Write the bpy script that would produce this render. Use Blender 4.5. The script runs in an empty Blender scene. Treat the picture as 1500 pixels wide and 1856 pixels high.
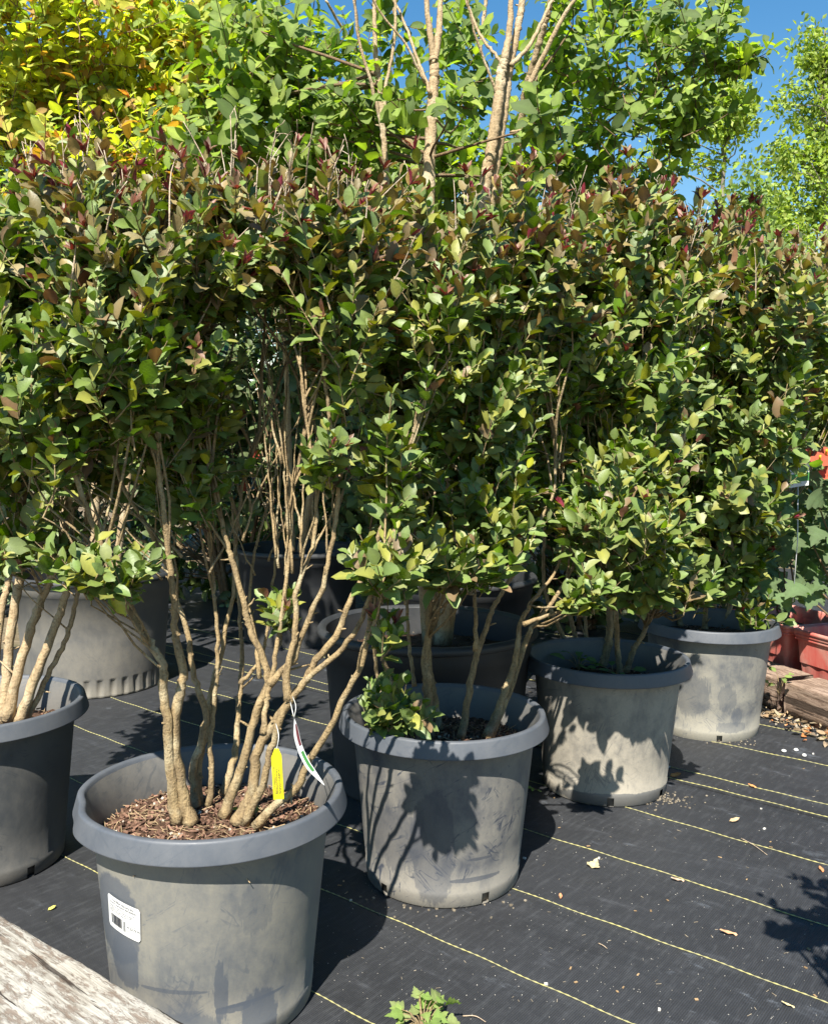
import bpy, math
import numpy as np
from mathutils import Vector, Matrix
R = math.radians
SC = bpy.context.scene
COL = SC.collection
PI = math.pi

# ------------------------------------------------------------------ camera, sky, sun, exposure
CAM_H, PITCH, ROLL, F = 1.0865, 0.0802, 0.0074, 1650.0        # metres, radians, radians, focal length for a 1500 px wide frame
cam = bpy.data.cameras.new('camera')
cam.sensor_fit = 'HORIZONTAL'; cam.sensor_width = 36.0; cam.lens = 36.0 * F / 1500.0
cam.clip_start = 0.05; cam.clip_end = 600
cam_o = bpy.data.objects.new('camera', cam); COL.objects.link(cam_o)
cam_o.matrix_world = (Matrix.Translation((0, 0, CAM_H)) @ Matrix.Rotation(PI/2 - PITCH, 4, 'X') @ Matrix.Rotation(ROLL, 4, 'Z'))
SC.camera = cam_o

SUN_AZ, SUN_EL = R(13), R(50)                                  # light travels this far right of the viewing direction
w = bpy.data.worlds.new('World'); SC.world = w; w.use_nodes = True
nt = w.node_tree
sky = nt.nodes.new('ShaderNodeTexSky'); sky.sky_type = 'NISHITA'; sky.sun_disc = False
sky.sun_elevation = SUN_EL; sky.sun_rotation = PI + SUN_AZ
sky.air_density = 1.35; sky.dust_density = 0.0; sky.ozone_density = 1.6
hs = nt.nodes.new('ShaderNodeHueSaturation'); hs.inputs['Saturation'].default_value = 1.4; hs.inputs['Value'].default_value = 1.2
nt.links.new(sky.outputs[0], hs.inputs['Color']); nt.links.new(hs.outputs[0], nt.nodes['Background'].inputs[0]); nt.nodes['Background'].inputs[1].default_value = 0.052
sun = bpy.data.lights.new('sun', 'SUN'); sun.energy = 5.0; sun.angle = R(0.5); sun.color = (1.0, 0.95, 0.86)
sun_o = bpy.data.objects.new('sun', sun); COL.objects.link(sun_o)
LIGHT = Vector((math.sin(SUN_AZ)*math.cos(SUN_EL), math.cos(SUN_AZ)*math.cos(SUN_EL), -math.sin(SUN_EL)))
sun_o.rotation_euler = LIGHT.to_track_quat('-Z', 'Y').to_euler()
SC.view_settings.view_transform = 'Standard'; SC.view_settings.look = 'None'
SC.view_settings.exposure = 1.32; SC.view_settings.gamma = 1.0
TO_SUN = -np.array(LIGHT)
SC.cycles.max_bounces = 6; SC.cycles.diffuse_bounces = 2; SC.cycles.transmission_bounces = 3; SC.cycles.glossy_bounces = 2

# ------------------------------------------------------------------ survey helpers: where a sight line meets a depth or a height
def ray(px, py):
    x, y = (px-750)/F, (py-928)/F
    cr, sr = math.cos(ROLL), math.sin(ROLL)
    x, y = x*cr + y*sr, -x*sr + y*cr
    c, s = math.cos(PITCH), math.sin(PITCH)
    return np.array([x, c - y*s, -s - y*c])
def at(px, py, Y):
    d = ray(px, py); return d*(Y/d[1]) + np.array([0, 0, CAM_H])
def on(px, py, z=0.0):
    d = ray(px, py); return d*((z-CAM_H)/d[2]) + np.array([0, 0, CAM_H])

# ------------------------------------------------------------------ mesh helpers
def unit(v):
    v = np.asarray(v, float); return v/np.maximum(np.linalg.norm(v, axis=-1, keepdims=True), 1e-9)
class MB:
    """collects vertices, faces and a colour per vertex; build() links ONE mesh object"""
    def __init__(s): s.v = []; s.l = []; s.n = []; s.c = []; s.mi = []; s.k = 0
    def add(s, v, faces, col=None, mi=0):
        v = np.asarray(v, float).reshape(-1, 3)
        for f in faces:
            f = np.asarray(f)
            if f.size == 0: continue
            if f.ndim == 1: f = f[None]
            s.l.append((f + s.k).ravel()); s.n.append(np.full(len(f), f.shape[1])); s.mi.append(np.full(len(f), mi))
        s.v.append(v); s.k += len(v)
        if col is None: col = (1, 1, 1)
        s.c.append(np.broadcast_to(np.asarray(col, float), (len(v), 3)))
    def mesh(s, name, smooth=True):
        me = bpy.data.meshes.new(name)
        v = np.concatenate(s.v); l = np.concatenate(s.l).astype(np.int32); n = np.concatenate(s.n).astype(np.int32)
        me.vertices.add(len(v)); me.vertices.foreach_set('co', v.astype(np.float32).ravel())
        me.loops.add(len(l)); me.loops.foreach_set('vertex_index', l)
        me.polygons.add(len(n)); me.polygons.foreach_set('loop_start', np.r_[0, np.cumsum(n)[:-1]].astype(np.int32))
        me.polygons.foreach_set('material_index', np.concatenate(s.mi).astype(np.int32))
        me.polygons.foreach_set('use_smooth', np.full(len(n), smooth))
        a = me.color_attributes.new('Col', 'FLOAT_COLOR', 'POINT')
        c = np.c_[np.concatenate(s.c), np.ones(len(v))]
        a.data.foreach_set('color', c.astype(np.float32).ravel())
        me.update(calc_edges=True); me.validate()
        return me
    def build(s, name, mat, parent=None, smooth=True):
        me = s.mesh(name, smooth)
        for m in (mat if isinstance(mat, (list, tuple)) else [mat]): me.materials.append(m)
        o = bpy.data.objects.new(name, me); COL.objects.link(o)
        if parent is not None:
            o.parent = parent
            o.matrix_parent_inverse = Matrix.Translation(-parent.location)
        return o
def tag(o, label=None, cat=None, group=None, kind=None):
    if label: o['label'] = label
    if cat: o['category'] = cat
    if group: o['group'] = group
    if kind: o['kind'] = kind
    return o
def empty(name, loc, label, cat, group=None):
    o = bpy.data.objects.new(name, None); COL.objects.link(o); o.location = tuple(float(q) for q in loc); o.empty_display_size = 0.05
    return tag(o, label, cat, group)

def spline(p, n):
    """Catmull-Rom through control points"""
    p = np.asarray(p, float); m = len(p)
    if m == 2: return p[0] + (p[1]-p[0])*np.linspace(0, 1, n)[:, None]
    q = np.vstack([2*p[0]-p[1], p, 2*p[-1]-p[-2]])
    t = np.linspace(0, m-1-1e-6, n); i = t.astype(int); f = (t-i)[:, None]
    a, b, c, d = q[i], q[i+1], q[i+2], q[i+3]
    return 0.5*(2*b + (c-a)*f + (2*a-5*b+4*c-d)*f**2 + (3*b-a-3*c+d)*f**3)
def tube(mb, p, r, sides=6, col=None, cap=True, mi=0, wob=None):
    p = np.asarray(p, float); n = len(p); r = np.broadcast_to(np.asarray(r, float), (n,))
    t = unit(np.gradient(p, axis=0))
    ref = np.array([1.0, 0.12, 0.05]) if abs(t[:, 0]).mean() < 0.7 else np.array([0.05, 0.1, 1.0])
    a = unit(np.cross(t, ref)); b = np.cross(t, a)
    th = np.arange(sides)*2*PI/sides
    rr = r[:, None]*np.ones(sides)
    if wob is not None: rr = rr*wob
    v = p[:, None] + rr[..., None]*(np.cos(th)[None, :, None]*a[:, None] + np.sin(th)[None, :, None]*b[:, None])
    i = np.arange(n-1)[:, None]*sides; j = np.arange(sides)[None]
    k = (j+1) % sides
    f = np.stack([i+j, i+k, i+sides+k, i+sides+j], -1).reshape(-1, 4)
    fs = [f]
    if cap: fs += [np.arange(sides)[::-1][None], (np.arange(sides)+(n-1)*sides)[None]]
    mb.add(v.reshape(-1, 3), fs, col, mi)
def box(mb, lo, hi, col=None, mi=0, M=None):
    x0, y0, z0 = lo; x1, y1, z1 = hi
    v = np.array([[x0,y0,z0],[x1,y0,z0],[x1,y1,z0],[x0,y1,z0],[x0,y0,z1],[x1,y0,z1],[x1,y1,z1],[x0,y1,z1]], float)
    if M is not None: v = v @ np.array(M.to_3x3()).T + np.array(M.translation)
    mb.add(v, [np.array([[0,3,2,1],[4,5,6,7],[0,1,5,4],[1,2,6,5],[2,3,7,6],[3,0,4,7]])], col, mi)
def lathe(mb, prof, seg=96, c=(0,0,0), col=None, drop=None, mi=0, squash=None):
    prof = np.asarray(prof, float); n = len(prof); th = np.arange(seg)*2*PI/seg
    rr = prof[:, 0][:, None]*np.ones(seg)
    if squash is not None: rr = rr*squash(th[None, :], prof[:, 1][:, None])
    v = np.stack([c[0]+rr*np.cos(th), c[1]+rr*np.sin(th), c[2]+prof[:, 1][:, None]*np.ones(seg)], -1)
    i = np.arange(n-1)[:, None]*seg; j = np.arange(seg)[None]; k = (j+1) % seg
    f = np.stack([i+j, i+k, i+seg+k, i+seg+j], -1)
    if drop is not None:
        keep = np.ones((n-1, seg), bool)
        for (ri, sj) in drop: keep[ri, sj % seg] = False
        f = f[keep]
    mb.add(v.reshape(-1, 3), [f.reshape(-1, 4)], col, mi)

# ------------------------------------------------------------------ leaves
T_OVATE = (np.array([0, .08, .25, .50, .75, .91, 1.0]), np.array([0, .10, .215, .275, .215, .09, 0]))
T_ROUND = (np.array([0, .08, .25, .52, .77, .92, 1.0]), np.array([0, .12, .24, .29, .22, .09, 0]))
T_LOBED = (np.array([0, .04, .16, .26, .33, .36, .50, .56, .60, .76, .80, 1.0]),
           np.array([0, .26, .52, .60, .50, .36, .40, .30, .22, .20, .13, 0])*.72)
def leaves(mb, P, D, N, L, col, tmpl=T_OVATE, wid=1.0, fold=.35, curl=.15, twist=None, rng=None):
    """folded, curled leaf blades: P base, D axis, N upper side, L length, all arrays"""
    n = len(P)
    if n == 0: return
    D = unit(D); N = unit(N - (N*D).sum(1, keepdims=True)*D); S = np.cross(D, N)
    L = np.broadcast_to(L, (n,)); wid = np.broadcast_to(wid, (n,)); fold = np.broadcast_to(fold, (n,)); curl = np.broadcast_to(curl, (n,))
    ts, ws = tmpl; m = len(ts); w_ = ws[1:-1]; ti = ts[1:-1]; q_ = m-2
    # midrib, then the two margins; a shallow spoon with a crease along the midrib
    u = np.r_[ts, ti, ti]; h = np.r_[0*ts, w_, -w_]
    e, g = m + np.arange(q_), m + q_ + np.arange(q_)
    quads = np.array([[i, i+1, e[i], e[i-1]] for i in range(1, m-2)] + [[i+1, i, g[i-1], g[i]] for i in range(1, m-2)])
    tris = np.array([[0, 1, e[0]], [m-2, m-1, e[-1]], [1, 0, g[0]], [m-1, m-2, g[-1]]])
    k = len(u)
    col = np.broadcast_to(np.asarray(col, float), (n, 3))
    mid = np.r_[np.full(m, 1.3), np.full(2*q_, .94)]
    W = (L*wid)[:, None]*h[None]
    wave = np.random.RandomState(n).normal(0, .035, (n, 2*q_))*L[:, None]
    z = fold[:, None]*np.abs(W) - curl[:, None]*L[:, None]*(u**2)[None]
    z[:, m:] += wave
    uu = L[:, None]*(u - .25*np.abs(curl[:, None])*u**2)
    v = P[:, None] + D[:, None]*uu[..., None] + S[:, None]*W[..., None] + N[:, None]*z[..., None]
    c = col[:, None]*mid[None, :, None]
    off = (np.arange(n)*k)[:, None, None]
    mb.add(v.reshape(-1, 3), [(quads[None]+off).reshape(-1, 4), (tris[None]+off).reshape(-1, 3)], c.reshape(-1, 3))
def small_leaves(mb, P, D, N, L, col, wid=.5):
    """two-face folded blades for foliage far away"""
    n = len(P); D = unit(D); N = unit(N - (N*D).sum(1, keepdims=True)*D); S = np.cross(D, N)
    L = np.broadcast_to(L, (n,))[:, None]
    v = np.stack([P, P + D*L*.45 + S*L*wid*.5 + N*L*.12, P + D*L, P + D*L*.45 - S*L*wid*.5 + N*L*.12], 1)
    off = (np.arange(n)*4)[:, None, None]
    mb.add(v.reshape(-1, 3), [(np.array([[0, 1, 2], [0, 2, 3]])[None]+off).reshape(-1, 3)], np.repeat(np.broadcast_to(col, (n, 3)), 4, 0))

# ------------------------------------------------------------------ material helpers
class NT:
    def __init__(s, name):
        s.m = bpy.data.materials.new(name); s.m.use_nodes = True; s.t = s.m.node_tree; s.t.nodes.clear()
        s.out = s.n('ShaderNodeOutputMaterial')
    def n(s, typ, **kw):
        x = s.t.nodes.new(typ)
        for k, v in kw.items(): setattr(x, k, v)
        return x
    def put(s, sock, v):
        if hasattr(v, 'is_output') or isinstance(v, bpy.types.NodeSocket): s.t.links.new(v, sock)
        elif isinstance(v, (tuple, list)) and len(v) == 3 and sock.type == 'RGBA': sock.default_value = (*v, 1)
        else: sock.default_value = v
    def math(s, op, a, b=0.0, c=None, clamp=False):
        x = s.n('ShaderNodeMath', operation=op, use_clamp=clamp); s.put(x.inputs[0], a); s.put(x.inputs[1], b)
        if c is not None: s.put(x.inputs[2], c)
        return x.outputs[0]
    def mix(s, fac, a, b, mode='MIX'):
        x = s.n('ShaderNodeMix', data_type='RGBA', blend_type=mode)
        s.put(x.inputs[0], fac); s.put(x.inputs[6], a); s.put(x.inputs[7], b); return x.outputs[2]
    def noise(s, vec, scale, detail=4, rough=.55, dist=0.0):
        x = s.n('ShaderNodeTexNoise'); s.put(x.inputs['Vector'], vec); x.inputs['Scale'].default_value = scale
        x.inputs['Detail'].default_value = detail; x.inputs['Roughness'].default_value = rough; x.inputs['Distortion'].default_value = dist
        return x.outputs['Fac']
    def ramp(s, f, lo, hi):
        x = s.n('ShaderNodeMapRange', interpolation_type='SMOOTHSTEP'); s.put(x.inputs[0], f)
        x.inputs[1].default_value = lo; x.inputs[2].default_value = hi; return x.outputs[0]
    def mapping(s, vec, scale=(1,1,1), rot=(0,0,0), loc=(0,0,0)):
        x = s.n('ShaderNodeMapping'); s.put(x.inputs[0], vec); x.inputs['Scale'].default_value = scale
        x.inputs['Rotation'].default_value = rot; x.inputs['Location'].default_value = loc; return x.outputs[0]
    def bump(s, h, strength=.3, dist=.01):
        x = s.n('ShaderNodeBump'); x.inputs['Strength'].default_value = strength; x.inputs['Distance'].default_value = dist
        s.put(x.inputs['Height'], h); return x.outputs[0]
    def coord(s, which='Object'): return s.n('ShaderNodeTexCoord').outputs[which]
    def pos(s): return s.n('ShaderNodeNewGeometry').outputs['Position']
    def attr(s, name='Col'): return s.n('ShaderNodeAttribute', attribute_name=name).outputs['Color']
    def bsdf(s, col, rough=.6, spec=.5, normal=None, **kw):
        x = s.n('ShaderNodeBsdfPrincipled'); s.put(x.inputs['Base Color'], col); s.put(x.inputs['Roughness'], rough)
        s.put(x.inputs['Specular IOR Level'], spec)
        if normal is not None: s.put(x.inputs['Normal'], normal)
        for k, v in kw.items(): s.put(x.inputs[k], v)
        return x.outputs[0]
    def done(s, shader): s.t.links.new(shader, s.out.inputs[0]); return s.m

def leaf_mat(name, rough=.36, trans=.28, under=(1.1, 1.0, .8), spec=.5, gain=1.0):
    t = NT(name); c = t.attr(); p = t.pos()
    n1 = t.noise(p, 90, 2)
    c1 = t.mix(t.math('MULTIPLY', t.ramp(n1, .35, .75), .35), c, t.mix(1.0, c, (.62, .62, .55), 'MULTIPLY'))
    back = t.n('ShaderNodeNewGeometry').outputs['Backfacing']
    c2 = t.mix(back, c1, t.mix(.45, t.mix(1.0, c1, under, 'MULTIPLY'), (.16, .19, .09)))
    b = t.bsdf(c2, t.math('ADD', t.math('MULTIPLY', back, .25), t.math('ADD', rough-.06, t.math('MULTIPLY', n1, .14))), spec,
               t.bump(t.noise(p, 260, 2), .25, .002))
    tr = t.n('ShaderNodeBsdfTranslucent'); t.put(tr.inputs[0], t.mix(1.0, c1, (1.6, 1.7, .5), 'MULTIPLY'))
    mx = t.n('ShaderNodeMixShader'); mx.inputs[0].default_value = trans
    t.t.links.new(b, mx.inputs[1]); t.t.links.new(tr.outputs[0], mx.inputs[2])
    return t.done(mx.outputs[0])
def bark_mat(name, c1, c2, c3, scale=1.0):
    t = NT(name); p = t.pos()
    st = t.mapping(p, (95*scale, 95*scale, 16*scale))
    n1 = t.noise(st, 1.0, 5, .6); n2 = t.noise(p, 16*scale, 4, .6); n3 = t.noise(p, 220*scale, 3, .6)
    c = t.mix(t.ramp(n1, .3, .7), c1, c2)
    c = t.mix(t.math('MULTIPLY', t.ramp(n2, .48, .7), .75), c, c3)
    c = t.mix(t.math('MULTIPLY', t.ramp(n3, .48, .68), .6), c, t.mix(1.0, c, (.45, .42, .38), 'MULTIPLY'))
    h = t.math('ADD', n1, t.math('MULTIPLY', n3, .8))
    return t.done(t.bsdf(c, .85, .2, t.bump(h, .9, .004)))

M = {}
M['leaf'] = leaf_mat('glossy_leaf', .26, .16, spec=.55)
M['leaf_soft'] = leaf_mat('soft_leaf', .5, .42, (1.05, 1.05, .9), .35)
M['bark'] = bark_mat('tan_bark', (.335, .245, .125), (.18, .13, .072), (.43, .36, .225))
M['bark_smooth'] = bark_mat('smooth_trunk_bark', (.42, .315, .185), (.31, .225, .13), (.50, .415, .28), .7)
M['bark_dark'] = bark_mat('brown_bark', (.20, .135, .075), (.13, .085, .05), (.25, .19, .12))
M['bark_far'] = bark_mat('grey_bark', (.22, .19, .16), (.15, .13, .11), (.26, .24, .2), .1)
def col_mat(name, rough=.8, spec=.2, scale=120):
    t = NT(name); c = t.attr(); n = t.noise(t.pos(), scale, 3)
    return t.done(t.bsdf(t.mix(t.ramp(n, .3, .75), c, t.mix(1.0, c, (.6, .57, .53), 'MULTIPLY')), rough, spec, t.bump(n, .4, .003)))
M['chip'] = col_mat('bark_chips'); M['dry'] = col_mat('dry_leaf', .6, .3, 60)
M['petal'] = leaf_mat('red_petal', .5, .35, (1, 1, 1), .3)

def pot_mat(name, base, dust, amount, patches=(), scuff=.5, warm=1.0, base_z=0.0):
    """dark plastic under a film of dried mud; patches = rubbed-clean or smeared areas given as (x, z, rx, rz, strength) in object space"""
    t = NT(name); o = t.coord('Object')
    sep = t.n('ShaderNodeSeparateXYZ'); t.put(sep.inputs[0], o); X, Y, Z = sep.outputs
    hsh = sum(ord(ch) for ch in name) % 17; o = t.mapping(o, loc=(hsh*.37, hsh*.61, 0))
    big = t.noise(o, 7, 5, .62, .4); mid = t.noise(t.mapping(o, (1, 1, .45)), 28, 5, .65); fine = t.noise(o, 190, 3, .6)
    f = t.math('ADD', t.math('MULTIPLY', big, .95), t.math('MULTIPLY', mid, .5))
    f = t.math('ADD', t.ramp(f, .38, .92), t.math('MULTIPLY', t.ramp(Z, .09, .0), .55))
    f = t.math('MULTIPLY', f, amount, clamp=True)
    warp = t.math('MULTIPLY', t.math('SUBTRACT', t.noise(o, 22, 4, .7), .5), 1.3)
    warpz = t.math('MULTIPLY', t.math('SUBTRACT', t.noise(t.mapping(o, (160, 160, 14)), 1.0, 4, .7), .5), 1.0)
    for (px, pz, rx, rz, st, streak) in patches:
        dx = t.math('DIVIDE', t.math('SUBTRACT', X, px), rx); dz = t.math('DIVIDE', t.math('SUBTRACT', Z, pz), rz)
        d = t.math('ADD', t.math('POWER', t.math('ABSOLUTE', dx), 2.4), t.math('POWER', t.math('ABSOLUTE', dz), 2.4))
        d = t.math('ADD', d, warp); d = t.math('ADD', d, t.math('MULTIPLY', warpz, streak))
        front = t.math('LESS_THAN', Y, .02)
        k = t.math('MULTIPLY', t.math('MULTIPLY', t.ramp(d, 1.12, .86), st), front)
        f = t.math('MULTIPLY', f, t.math('SUBTRACT', 1.0, k), clamp=True)
    # thin dark scratches running every way
    sc = t.ramp(t.noise(t.mapping(t.mapping(o, rot=(0, .6, 0)), (9, 9, 60)), 1.0, 6, .72, 1.2), .645, .67)
    sc2 = t.ramp(t.noise(t.mapping(t.mapping(o, rot=(0, -.25, 0)), (40, 40, 8)), 1.0, 6, .7, 1.5), .66, .69)
    for (rot, scl, seed_) in (((0, .55, 0), (4, 4, 42), 0), ((0, -.8, 0), (5, 5, 36), 3), ((0, 1.25, 0), (5, 5, 34), 7)):
        q_ = t.noise(t.mapping(t.mapping(o, (1, 1, 1), rot, (seed_, seed_*.7, 0)), scl), 1.0, 3, .5, .6)
        line = t.ramp(t.math('ABSOLUTE', t.math('SUBTRACT', q_, .5)), .017, .006)
        gate = t.ramp(t.noise(t.mapping(o, (1, 1, 1), (0, 0, 0), (seed_+2, 0, seed_)), 9, 3, .6), .54, .62)
        sc = t.math('ADD', sc, t.math('MULTIPLY', line, gate), clamp=True)
    f = t.math('MULTIPLY', f, t.math('SUBTRACT', 1.0, t.math('MULTIPLY', t.math('ADD', sc, sc2, clamp=True), scuff)), clamp=True)
    f = t.math('MULTIPLY', f, t.math('ADD', .72, t.math('MULTIPLY', fine, .5)), clamp=True)
    c = t.mix(f, base, dust)
    rough = t.math('ADD', .42, t.math('MULTIPLY', f, .42))
    return t.done(t.bsdf(c, rough, .5, t.bump(t.math('ADD', t.math('MULTIPLY', fine, .4), mid), .12, .003)))
BLUEGREY = (.075, .082, .092)
M['rim'] = pot_mat('pot_rim_plastic', (.058, .067, .082), (.125, .128, .132), .45)
M['inner'] = pot_mat('pot_inner_plastic', (.06, .065, .07), (.17, .155, .13), .6)
M['pot_front'] = pot_mat('pot_plastic_dusty', (.070, .080, .096), (.185, .175, .145), 1.0,
    [(-.135, .235, .050, .085, .85, .5), (-.12, .16, .03, .05, .8, 1.4), (.0, .055, .06, .03, .5, 3.0), (.115, .055, .028, .055, .8, 1.6), (.055, .12, .012, .06, .75, 2.6), (.075, .085, .035, .008, .8, 2.5), (-.03, .125, .06, .004, .7, 1.2), (.115, .27, .025, .05, .35, 2.5), (.105, .09, .05, .004, .8, .8)])
M['pot_mid'] = pot_mat('pot_plastic_scuffed', (.050, .056, .070), (.20, .185, .155), .95,
    [(-.03, .15, .05, .14, .55, 1.0), (-.11, .16, .06, .08, .45, 3.0), (.07, .07, .06, .006, .7, 1.5), (.08, .12, .03, .004, .7, 1.0)], 1.0)
M['pot_muddy'] = pot_mat('pot_plastic_muddy', (.075, .078, .08), (.30, .27, .215), 1.1, [(.02, .02, .19, .022, .8, .3)])
M['pot_clean'] = pot_mat('pot_plastic_clean', (.066, .074, .088), (.25, .235, .19), .95,
    [(.01, .17, .035, .05, .5, 3.0), (.05, .10, .02, .035, .5, 3.0), (-.1, .17, .05, .08, .5, 2.5), (.03, .06, .06, .02, .5, 2.5)])
M['pot_left'] = pot_mat('pot_plastic_dark', (.042, .047, .052), (.115, .11, .098), .8, (), .6)
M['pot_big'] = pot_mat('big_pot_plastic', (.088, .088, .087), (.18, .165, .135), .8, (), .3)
M['pot_dark_shaded'] = pot_mat('big_pot_dark_plastic', (.018, .021, .026), (.06, .058, .053), .45, (), .4)  # dark plastic, coloured darker still to stand in for deep shade
def timber_mat(name, pale, mid, dark, along, flake=.55, crack=1.0):
    """along = world angle of the grain"""
    t = NT(name); p = t.mapping(t.pos(), (1, 1, 1), (0, 0, -along))
    g = t.noise(t.mapping(p, (6, 150, 150)), 1.0, 6, .7, .1); g2 = t.noise(t.mapping(p, (1.3, 28, 28)), 1.0, 5, .6, .2)
    fl = t.noise(t.mapping(p, (20, 62, 62)), 1.0, 6, .75, .3)
    c = t.mix(t.ramp(g, .40, .58), mid, pale)
    c = t.mix(t.math('MULTIPLY', t.ramp(fl, .49, .58), flake), c, dark)
    cr = t.ramp(g2, .405, .38)
    c = t.mix(t.math('MULTIPLY', cr, crack*.85), c, (.03, .022, .017))
    c = t.mix(t.math('MULTIPLY', t.ramp(t.noise(p, 9, 4), .45, .7), .35), c, t.mix(1.0, c, (.75, .68, .58), 'MULTIPLY'))
    h = t.math('SUBTRACT', t.math('ADD', g, t.math('MULTIPLY', t.ramp(fl, .6, .45), .45)), t.math('MULTIPLY', cr, 2.0))
    return t.done(t.bsdf(c, .9, .15, t.bump(h, .8, .003)))
LINE_A = 0.6749                                              # the cloth's stitching: its normal is (sin, cos) of this angle
LN = np.array([math.sin(LINE_A), math.cos(LINE_A), 0.0]); LT = np.array([LN[1], -LN[0], 0.0])
GRAIN = math.atan2(LT[1], LT[0])
_d = on(1500, 1332, 0) - on(1420, 1300, 0); GRAIN_BROWN = math.atan2(_d[1], _d[0])
M['timber_pale'] = timber_mat('weathered_timber', (.40, .38, .335), (.25, .23, .195), (.13, .085, .058), GRAIN, .65)
M['timber_brown'] = timber_mat('brown_timber', (.34, .25, .19), (.19, .13, .095), (.11, .07, .05), GRAIN_BROWN, .4)

def ground_mats():
    t = NT('woven_ground_cloth'); p = t.mapping(t.pos(), (1, 1, 1), (0, 0, -GRAIN))
    sep = t.n('ShaderNodeSeparateXYZ'); t.put(sep.inputs[0], p)
    wx = t.math('SINE', t.math('MULTIPLY', sep.outputs[0], 2*PI/.0045)); wy = t.math('SINE', t.math('MULTIPLY', sep.outputs[1], 2*PI/.0026))
    n0 = t.noise(p, 1.7, 5, .6); n1 = t.noise(t.mapping(p, (1, 3, 1)), 5, 6, .7); n2 = t.noise(p, 330, 2, .6); n3 = t.noise(p, 60, 4, .75)
    stripe = t.noise(t.mapping(p, (90, 14, 1)), 1.0, 3, .6)
    c = t.mix(t.ramp(n0, .3, .7), (.017, .018, .0205), (.028, .030, .034))
    rib = t.ramp(t.math('ADD', t.math('MULTIPLY', wx, .35), t.noise(t.mapping(p, (170, 6, 1)), 1.0, 3, .6)), .35, .85)
    c = t.mix(t.math('MULTIPLY', rib, .45), c, (.010, .0105, .012))
    c = t.mix(t.math('MULTIPLY', t.ramp(stripe, .45, .75), .45), c, (.055, .058, .063))
    c = t.mix(t.math('MULTIPLY', t.ramp(n1, .55, .80), .6), c, (.085, .09, .10))
    c = t.mix(t.math('MULTIPLY', t.math('MULTIPLY', t.ramp(n2, .62, .75), t.ramp(n3, .42, .65)), .5), c, (.22, .215, .20))
    blue = t.math('MULTIPLY', t.ramp(t.noise(t.mapping(p, (1.6, 3.2, 1), loc=(.4, .2, 0)), 2.3, 6, .75), .60, .76), .55)
    c = t.mix(blue, c, (.20, .225, .26))
    h = t.math('ADD', t.math('ADD', wx, t.math('MULTIPLY', wy, .6)), t.math('MULTIPLY', n2, 1.5))
    bn = t.n('ShaderNodeBump'); bn.inputs['Strength'].default_value = .5; bn.inputs['Distance'].default_value = .03
    t.put(bn.inputs['Height'], t.math('ADD', t.noise(t.mapping(p, (2.2, 5, 1)), 1.0, 3, .5, .8), t.math('MULTIPLY', t.noise(p, 14, 3, .5), .22)))
    b2 = t.n('ShaderNodeBump'); b2.inputs['Strength'].default_value = .35; b2.inputs['Distance'].default_value = .0012
    t.put(b2.inputs['Height'], h); t.put(b2.inputs['Normal'], bn.outputs[0])
    a = t.done(t.bsdf(c, .6, .5, b2.outputs[0]))
    t = NT('yellow_yarn'); p = t.pos()
    b = t.done(t.bsdf(t.mix(t.ramp(t.noise(p, 40, 4), .35, .65), (.37, .34, .13), (.26, .245, .13)), .7, .3))
    t = NT('bare_earth'); p = t.pos(); n = t.noise(p, .8, 6, .65); n2 = t.noise(p, 25, 5, .7)
    c = t.mix(t.ramp(n, .35, .65), (.17, .12, .08), (.10, .09, .05)); c = t.mix(t.math('MULTIPLY', t.ramp(n2, .4, .7), .6), c, (.26, .21, .15))
    return a, b, t.done(t.bsdf(c, .95, .1, t.bump(n2, .6, .02)))
M['cloth'], M['yarn'], M['earth'] = ground_mats()
def plain(name, col, rough=.5, spec=.4, **kw):
    t = NT(name); n = t.noise(t.pos(), 45, 3)
    return t.done(t.bsdf(t.mix(t.ramp(n, .35, .7), col, tuple(q*.86 for q in col)), rough, spec, **kw))
M['white'] = plain('white_card', (.62, .62, .60)); M['ink'] = plain('printing_ink', (.03, .03, .035)); M['yellow'] = plain('yellow_plastic_tag', (.72, .62, .015), .45)
M['green_print'] = plain('green_print', (.05, .19, .045)); M['plum_print'] = plain('plum_print', (.13, .03, .035)); M['string'] = plain('tag_string', (.7, .7, .66))
def red_mat():
    t = NT('red_plastic'); o = t.pos(); n = t.noise(t.mapping(o, (30, 30, 5)), 1.0, 5, .65); n2 = t.noise(o, 9, 4)
    c = t.mix(t.ramp(n, .35, .75), (.52, .10, .08), (.56, .18, .14)); c = t.mix(t.math('MULTIPLY', t.ramp(n2, .42, .68), .65), c, (.52, .30, .24))
    return t.done(t.bsdf(c, .5, .4))
M['red'] = red_mat()

# ------------------------------------------------------------------ the ground
def sheet(name, lo, hi, z, mat, corner=(0, 0), thick=None):
    mb = MB(); a, b = lo, hi
    q = [(a[0], a[1]), (b[0], a[1]), (b[0], b[1]), (a[0], b[1])]
    v = np.array([LT*x + LN*y + np.array([0, 0, z]) for x, y in q])
    mb.add(v, [np.array([[0, 1, 2, 3]])])
    if thick:
        v2 = v.copy(); v2[:, 2] -= thick; mb.add(np.vstack([v, v2]), [np.array([[1, 0, 4, 5]])])
    return tag(mb.build(name, mat, smooth=False), kind='structure')
def g_disc():
    mb = MB(); th = np.arange(48)*2*PI/48
    mb.add(np.c_[np.cos(th)*250, np.sin(th)*250, 0*th-.012], [np.arange(48)[None]])
    return tag(mb.build('ground', M['earth'], smooth=False), kind='structure')
g_disc()
SEAM = float((on(1350, 1450)*LN).sum())
near_cloth = sheet('ground_cloth', (-4.5, -1.5), (4.2, SEAM+.1), 0.0, M['cloth'])
far_cloth = sheet('ground_cloth', (-6.0, SEAM), (4.2, 8.0), 0.006, M['cloth'], thick=.005)
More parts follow.
